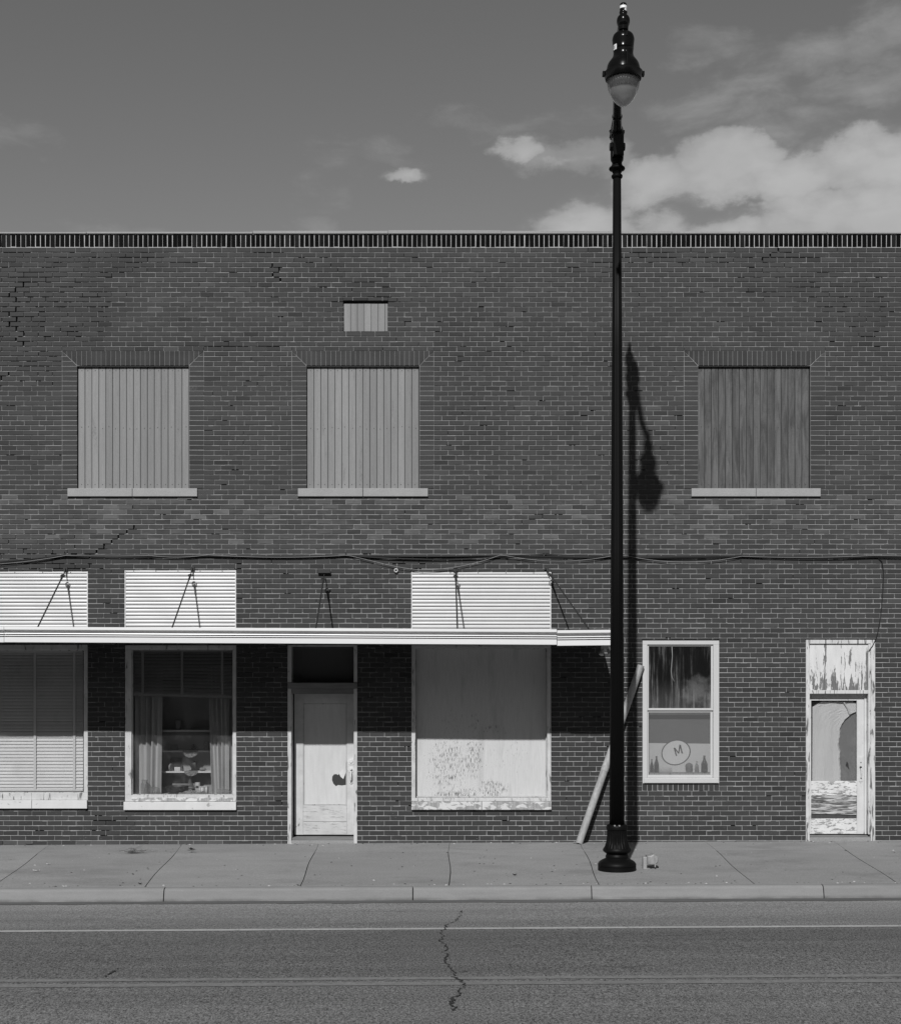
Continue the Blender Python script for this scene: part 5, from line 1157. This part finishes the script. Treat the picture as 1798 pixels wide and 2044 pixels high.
mb = MB(); mb.box(X(345, -.6), X(392, -.6), .56, .563, zl_ + .075, zl_ + .13); small('paper_sheet', mb, M_MIDOBJ, 'grey paper sheet standing behind the dark bowl', 'paper', (X(368, -.6), .56, zl_ + .06))
mb = MB(); x_, y_ = X(359.5, -.36), .36; zz = zl_ + .0; mb.lathe([(zz, .03), (zz + .1, .045), (zz + .13, .036), (zz + .18, .016), (zz + .25, .012), (zz + .255, .016)], X(377, -.4), .50, 24); small('carafe', mb, M_JAR, 'slim glass carafe standing behind the dark bowl', 'carafe', (X(377, -.4), .50, zl_))
mb = MB(); x_, y_ = lx(377, -.17), .17; n_ = 20
for i in range(n_):
    for j in range(8):
        def pt(u, v_): 
            hh = .022 + .045 * math.exp(-((u - .55) ** 2) * 14) * (1 - (1 - v_) ** 2 * .9) + .008 * math.sin(u * 23 + v_ * 9) * (.3 + v_); 
            return (lx(356 + 41 * u, -.17), .11 + .12 * v_, zl_ + hh * (0.03 + .97 * min(1, v_ * 1.6)))
        mb.quad(pt(i / n_, j / 8), pt((i + 1) / n_, j / 8), pt((i + 1) / n_, (j + 1) / 8), pt(i / n_, (j + 1) / 8))
small('lace_cloth', mb, M_LACE, 'crumpled lace cloth heaped on the ledge right of the dark bowl', 'cloth', (x_, .11, zl_))
mb = MB(); x_, y_ = X(394.5, -.30), .30; mb.lathe([(zl_, .036), (zl_ + .004, .039), (zl_ + .16, .039), (zl_ + .165, .037)], x_, y_, 28); o = small('food_can', mb, M_TINLABEL, 'small upright can with a dark diamond on its label', 'can', (x_, y_, zl_))
mb = MB(); mb.poly([(x_ - .03, y_ - .040, zl_ + .10), (x_, y_ - .0405, zl_ + .082), (x_ + .03, y_ - .040, zl_ + .10), (x_, y_ - .0405, zl_ + .122)]); mb.build('label_mark', M_INK, o)
mb = MB(); x_, y_ = lx(397.5, -.15), .16; mb.lathe([(x_, .058), (x_ + .004, .0625), (x_ + .008, .0605), (x_ + .118, .0605), (x_ + .122, .0625), (x_ + .126, .058)], y_, zl_ + .0628, 36, axis='X'); o = small('coffee_tin', mb, M_TINLABEL, 'labelled coffee tin lying on its side right of the lace cloth', 'tin', (x_, y_, zl_))
def ontin(mb, a0, a1, u0, u1, rr=.0612):
    for q in range(5):
        p0 = a0 + (a1 - a0) * q / 5; p1 = a0 + (a1 - a0) * (q + 1) / 5; yc, zc = y_, zl_ + .0628
        mb.quad((x_ + u0, yc - rr * math.cos(p0), zc + rr * math.sin(p0)), (x_ + u1, yc - rr * math.cos(p0), zc + rr * math.sin(p0)), (x_ + u1, yc - rr * math.cos(p1), zc + rr * math.sin(p1)), (x_ + u0, yc - rr * math.cos(p1), zc + rr * math.sin(p1)))
mb = MB(); ontin(mb, -.55, .95, .025, .095); mb.build('tin_badge', M_MIDOBJ, o)
mb = MB(); ontin(mb, -.3, .8, .036, .043, .0616)
ontin(mb, .55, .68, .036, .07, .0616); ontin(mb, .28, .40, .036, .07, .0616); ontin(mb, -.05, .06, .036, .07, .0616); mb.build('tin_lettering', M_LABEL, o)
mb = MB(); x_, y_ = lx(433.5, -.13), .135; mb.lathe([(x_, .035), (x_ + .008, .043), (x_ + .13, .043), (x_ + .16, .030), (x_ + .175, .017), (x_ + .20, .016), (x_ + .205, .019)], y_, zl_ + .0432, 28, axis='X'); small('glass_bottle', mb, M_JAR, 'clear glass bottle lying on its side in the right corner of the window', 'bottle', (x_, y_, zl_))

# sash window: poster, bottles
ps = thing('poster', 'two-tone poster with a large pale disc and the letter M in the sash window', 'poster', (X(1357), .16, Z(1543)))
mb = MB(); mb.box(X(1293, -.15), X(1420, -.15), .16, .164, Z(1543), Z(1420, -.15)); mb.build('sheet', simple('poster_dark', .13, .7, 0, .3, ((4, .2, ALL),)), ps)
mb = MB(); mb.quad((X(1293, -.15), .158, Z(1543)), (X(1420, -.15), .158, Z(1543)), (X(1420, -.15), .158, Z(1486)), (X(1293, -.15), .158, Z(1484.5))); mb.build('pale_band', simple('poster_pale', .66, .7, 0, .3, ((6, .06, ALL),)), ps)
def disc(mb, cx_, cz_, rx, rz_, y, rot=0):
    mb.poly([(cx_ + rx * math.cos(a) * math.cos(rot) - rz_ * math.sin(a) * math.sin(rot), y, cz_ + rx * math.cos(a) * math.sin(rot) + rz_ * math.sin(a) * math.cos(rot)) for a in [2 * math.pi * q / 48 for q in range(48)]])
mb = MB(); disc(mb, X(1349, -.15), Z(1502.5, -.15), 30 / PM, 25.5 / PM, .1565, .3); mb.build('disc_outline', simple('poster_line', .11, .7), ps)
mb = MB(); disc(mb, X(1349, -.15), Z(1502.5, -.15), 27.6 / PM, 23.4 / PM, .155, .3); mb.build('disc', simple('poster_disc', .74, .7, 0, .3, ((6, .06, ALL),)), ps)
mb = MB()
def stroke(a, c, w_):
    (x0, y0), (x1, y1) = a, c; mb.quad((X(x0 - w_, -.15), .1535, Z(y0, -.15)), (X(x1 - w_, -.15), .1535, Z(y1, -.15)), (X(x1 + w_, -.15), .1535, Z(y1, -.15)), (X(x0 + w_, -.15), .1535, Z(y0, -.15)))
stroke((1345.5, 1493), (1350, 1509.5), 1.4)
stroke((1346, 1493), (1354.3, 1504.5), 1.5); stroke((1354.3, 1504.5), (1357, 1487), 1.3); stroke((1357, 1487), (1361.5, 1504.5), 1.5)
mb.build('letter', simple('poster_letter', .10, .7), ps)
zs_ = Z(1543.5) + .001
def bottle(px, hpx, wpx, label, mat=None, y_=.09):
    s = -y_; x_ = X(px, s); h_ = hpx / PM; r_ = wpx / PM / 2; mb = MB()
    mb.lathe([(zs_, r_ * .85), (zs_ + .006, r_), (zs_ + h_ * .36, r_ * .97), (zs_ + h_ * .5, r_), (zs_ + h_ * .62, r_ * .78), (zs_ + h_ * .74, r_ * .45), (zs_ + h_ * .84, r_ * .34), (zs_ + h_ * .95, r_ * .33), (zs_ + h_ * .955, r_ * .42), (zs_ + h_, r_ * .40)], x_, y_, 24)
    tag(mb.build('soda_bottle', mat or M_BOTTLE, origin=(x_, y_, zs_), smooth='auto'), label, 'bottle', 'old bottles in the sash window')
bottle(1300.5, 27, 7.5, 'brown glass bottle at the far left of the sash window ledge'); bottle(1310, 33, 10, 'brown glass bottle second from the left on the sash window ledge')
bottle(1390.5, 23, 9, 'shortest, palest bottle on the sash window ledge', M_JAR); bottle(1405.5, 34, 13, 'widest bottle, with a pale label, at the right of the sash window', None)
mb = MB(); x_, y_ = X(1327, -.1), .095; mb.box(x_ - .10, x_ + .10, y_, y_ + .035, zs_, zs_ + .07, .006); small('carton', mb, M_PALEOBJ, 'pale flat carton on the sash window ledge below the poster', 'carton', (x_, y_, zs_))
mb = MB(); x_, y_ = X(1375, -.1), .10; mb.lathe([(zs_, .040), (zs_ + .06, .045), (zs_ + .09, .055), (zs_ + .12, .045), (zs_ + .14, .015)], x_, y_, 20); small('ornament', mb, M_MIDOBJ, 'round-topped grey ornament left of the shortest bottle', 'ornament', (x_, y_, zs_))
# the loose cord hanging behind the dirty upper pane
mb = MB(); cd = [X(1341), X(1342), X(1340.5), X(1339.5), X(1341), X(1346)]; cy_ = [1291, 1310, 1325, 1340, 1352, 1361]
mb.tube([(a, .010, Z(c)) for a, c in zip(cd, cy_)], .0045, 6); tag(mb.build('hanging_cord', M_CABLEW, origin=(cd[0], .01, Z(1291)), smooth=True), 'pale cord curling down over the dirty upper window pane', 'cord')

# lace curtain in the right-hand door: a gathered white layer and a grey one that shows beside it
lc = thing('lace_curtain', 'torn white lace curtain behind the glass of the right-hand door', 'curtain', (X(1668), .17, Z(1400)))
s_ = -.165
outl = [(1622, 1409), (1640, 1402), (1668, 1400.5), (1690, 1402), (1714.5, 1412), (1714.5, 1417), (1698, 1425), (1684, 1438), (1676, 1452), (1675, 1470), (1673, 1486), (1676, 1500), (1675, 1515), (1677, 1540), (1676, 1562), (1622, 1562)]
mb = MB(); n_ = 30
ys = [1400.5 + (1562 - 1400.5) * q / n_ for q in range(n_ + 1)]
def redge(y):
    pts = [(1400, 1700), (1403, 1708), (1410, 1714.5), (1417, 1714.5), (1425, 1698), (1438, 1684), (1452, 1676), (1470, 1675), (1486, 1672.5), (1500, 1676), (1515, 1674.5), (1540, 1677), (1562, 1676.5)]
    for k in range(len(pts) - 1):
        if pts[k][0] <= y <= pts[k + 1][0]: u = (y - pts[k][0]) / (pts[k + 1][0] - pts[k][0]); return pts[k][1] + (pts[k + 1][1] - pts[k][1]) * u
    return 1676
def ledge(y): return 1621 + (max(0, 1410 - y) * 2.2)
for q in range(n_):
    for i in range(12):
        def pt(yy_, u): a, c = ledge(yy_), redge(yy_); xx = a + (c - a) * u; return (X(xx, s_), .165 + .007 * math.sin(xx * .16 + yy_ * .02) + .002 * math.sin(xx * .5), Z(yy_, s_))
        mb.quad(pt(ys[q + 1], i / 12), pt(ys[q + 1], (i + 1) / 12), pt(ys[q], (i + 1) / 12), pt(ys[q], i / 12))
mb.build('white_layer', M_NET, lc)
mb = MB(); mb.quad((X(1622, -.19), .19, Z(1562)), (X(1716, -.19), .19, Z(1562)), (X(1716, -.19), .19, Z(1412)), (X(1622, -.19), .19, Z(1412)))
mb.build('grey_layer', M_NETD, lc)
mb = MB(); rim = [P(redge(y), y, -.158) for y in range(1418, 1562, 3)]; mb.tube([q + Vector((.004 * math.sin(i * 1.9), 0, 0)) for i, q in enumerate(rim)], .006, 5); mb.build('scalloped_hem', M_PALEOBJ, lc)
mb = MB(); mb.tube([P(1684, 1402, -.15), P(1692, 1415, -.148), P(1696, 1426, -.15)], [.012, .013, .016], 8); mb.build('gathered_fold', M_PALEOBJ, lc)
mb = MB(); mb.poly([P(1689, 1530, -.187), P(1695, 1537, -.187), P(1693, 1526, -.187), P(1692, 1522, -.187), P(1689.5, 1521, -.187), P(1687, 1528, -.187)]); mb.build('tear', M_DARKOBJ, lc)

# ------------------------------------------------------------------ weeds and scraps on the pavement
def ground_pt(px, py):
    s = D * (1 - 1.0 / ((py - 1350) / PM)) if False else None
    # solve for the pavement plane
    lo, hi = 0.0, KERB
    for _ in range(40):
        s = (lo + hi) / 2; x = X(px, s); yv = 1350 + (EYE - gz(x, s)) * PM / (1 - s / D)
        if yv < py: lo = s
        else: hi = s
    return Vector((X(px, s), -s, gz(X(px, s), s)))
q = ground_pt(268, 1704); mb = MB(); rr = random.Random(4)
for i in range(28):
    a = rr.uniform(-.05, math.pi + .05); L_ = rr.uniform(.06, .26); dirx = math.cos(a) * L_; up_ = abs(math.sin(a)) * L_ * .28 + .01
    p0 = q + Vector((rr.uniform(-.05, .05), rr.uniform(-.03, .03), 0)); p1 = p0 + Vector((dirx * .5, rr.uniform(-.08, .08), up_)); p2 = p0 + Vector((dirx, rr.uniform(-.14, .14), up_ * rr.uniform(.7, 1.3)))
    mb.tube([p0, p1, p2], [.0028, .0022, .0012], 4)
    for _ in range(4):
        u = rr.uniform(.4, 1); pp = p0.lerp(p2, u); e = pp + Vector((rr.uniform(-.03, .03), rr.uniform(-.02, .02), rr.uniform(0, .025))); mb.tube([pp, e], [.0018, .0009], 3)
tag(mb.build('dry_weed', M_TWIG, origin=q), 'wispy dry weed sprawling from the pavement joint, left of the leafy one', 'weed')
q = ground_pt(382, 1703); wd = thing('leafy_weed', 'tiny green weed with a star of leaves in the pavement joint', 'weed', q)
mb = MB(); mb.tube([q, q + Vector((0, 0, .05))], .003, 5); mb.build('stem', M_TWIG, wd)
for i in range(11):
    a = i * 2.4; t0 = q + Vector((0, 0, .03 + .004 * (i % 4))); d_ = Vector((math.cos(a), math.sin(a) * .7, .45 + .25 * math.sin(i * 1.3))).normalized(); L_ = .06 + .012 * (i % 3); sd = d_.cross(Vector((0, 0, 1))).normalized() * .013
    mb = MB(); mb.v = [tuple(t0), tuple(t0 + d_ * L_ * .55 + sd), tuple(t0 + d_ * L_ - Vector((0, 0, .008))), tuple(t0 + d_ * L_ * .55 - sd)]; mb.f = [(0, 1, 2, 3)]; mb.tone = [1]
    mb.build('leaf', M_LEAF, wd)
mb = MB(); rr = random.Random(9); mp = MB()
for i in range(150):
    px = rr.uniform(-100, 1900); u = rr.random() ** .7; py = 1692 + 74 * u
    q = ground_pt(px, py); r_ = rr.uniform(.004, .011); tgt = mb if rr.random() < .75 else mp
    a = rr.uniform(0, 3); 
    v0 = [q + Vector((r_ * 1.6 * math.cos(a + k * math.pi / 2.5), r_ * math.sin(a + k * math.pi / 2.5), .001)) for k in range(5)]
    i0 = len(tgt.v); tgt.v += [tuple(p_) for p_ in v0] + [tuple(q + Vector((0, 0, r_ * .8)))]
    for k in range(5): tgt.f.append((i0 + k, i0 + (k + 1) % 5, i0 + 5)); tgt.tone.append(1)
for i in range(170):
    px = rr.uniform(-60, 1860); kerbside = i % 2
    x_ = X(px, KERB if kerbside else 0); s_ = (KERB - abs(rr.gauss(0, .05)) - .01) if kerbside else abs(rr.gauss(0, .10)) + .02
    q = Vector((x_, -s_, gz(x_, s_))); r_ = rr.uniform(.003, .011); tgt = mb if rr.random() < .7 else mp; a = rr.uniform(0, 3)
    v0 = [q + Vector((r_ * 1.8 * math.cos(a + k * math.pi / 2.5), r_ * math.sin(a + k * math.pi / 2.5), .001)) for k in range(5)]
    i0 = len(tgt.v); tgt.v += [tuple(p_) for p_ in v0] + [tuple(q + Vector((0, 0, r_ * .8)))]
    for k in range(5): tgt.f.append((i0 + k, i0 + (k + 1) % 5, i0 + 5)); tgt.tone.append(1)
struct(mb.build('litter', M_TAR), 'stuff'); struct(mp.build('litter', M_PALEOBJ), 'stuff')
# a few scraps big enough to point at
def scrap(name, px, py, l, w_, mat, label, cat, grp=None, rot=0.0):
    q = ground_pt(px, py); mb = MB(); n_ = 5
    for k in range(n_):
        u0, u1 = -1 + 2 * k / n_, -1 + 2 * (k + 1) / n_
        def e(u, v_): 
            ww = w_ * (1 - u * u) ** .5 if abs(u) < 1 else 0; x_ = l * u; y_ = ww * v_
            return tuple(q + Vector((x_ * math.cos(rot) - y_ * math.sin(rot), x_ * math.sin(rot) + y_ * math.cos(rot), .004 + .012 * u * u + .008 * abs(v_))))
        mb.quad(e(u0, -1), e(u1, -1), e(u1, 0), e(u0, 0)); mb.quad(e(u0, 0), e(u1, 0), e(u1, 1), e(u0, 1))
    tag(mb.build(name, mat, origin=q), label, cat, grp)
scrap('fallen_leaf', 72.6, 1740, .045, .016, M_PALEOBJ, 'pale curled leaf nearer the kerb at the far left of the pavement', 'leaf', 'pale leaves on the pavement', -.1)
scrap('fallen_leaf', 96.5, 1727, .026, .012, M_PALEOBJ, 'smaller pale leaf farther from the kerb at the far left', 'leaf', 'pale leaves on the pavement')
scrap('brick_chip', 57.8, 1686.6, .062, .022, M_TAR, 'flat dark scrap lying against the wall foot below the leftmost window', 'scrap')
scrap('dark_clod', 279.5, 1766, .022, .02, M_TAR, 'dark clod on the kerb edge below the second window', 'clod')
scrap('dark_clod', 1027, 1748, .026, .02, M_TAR, 'dark crumpled clod on the pavement left of the lamp base', 'clod')
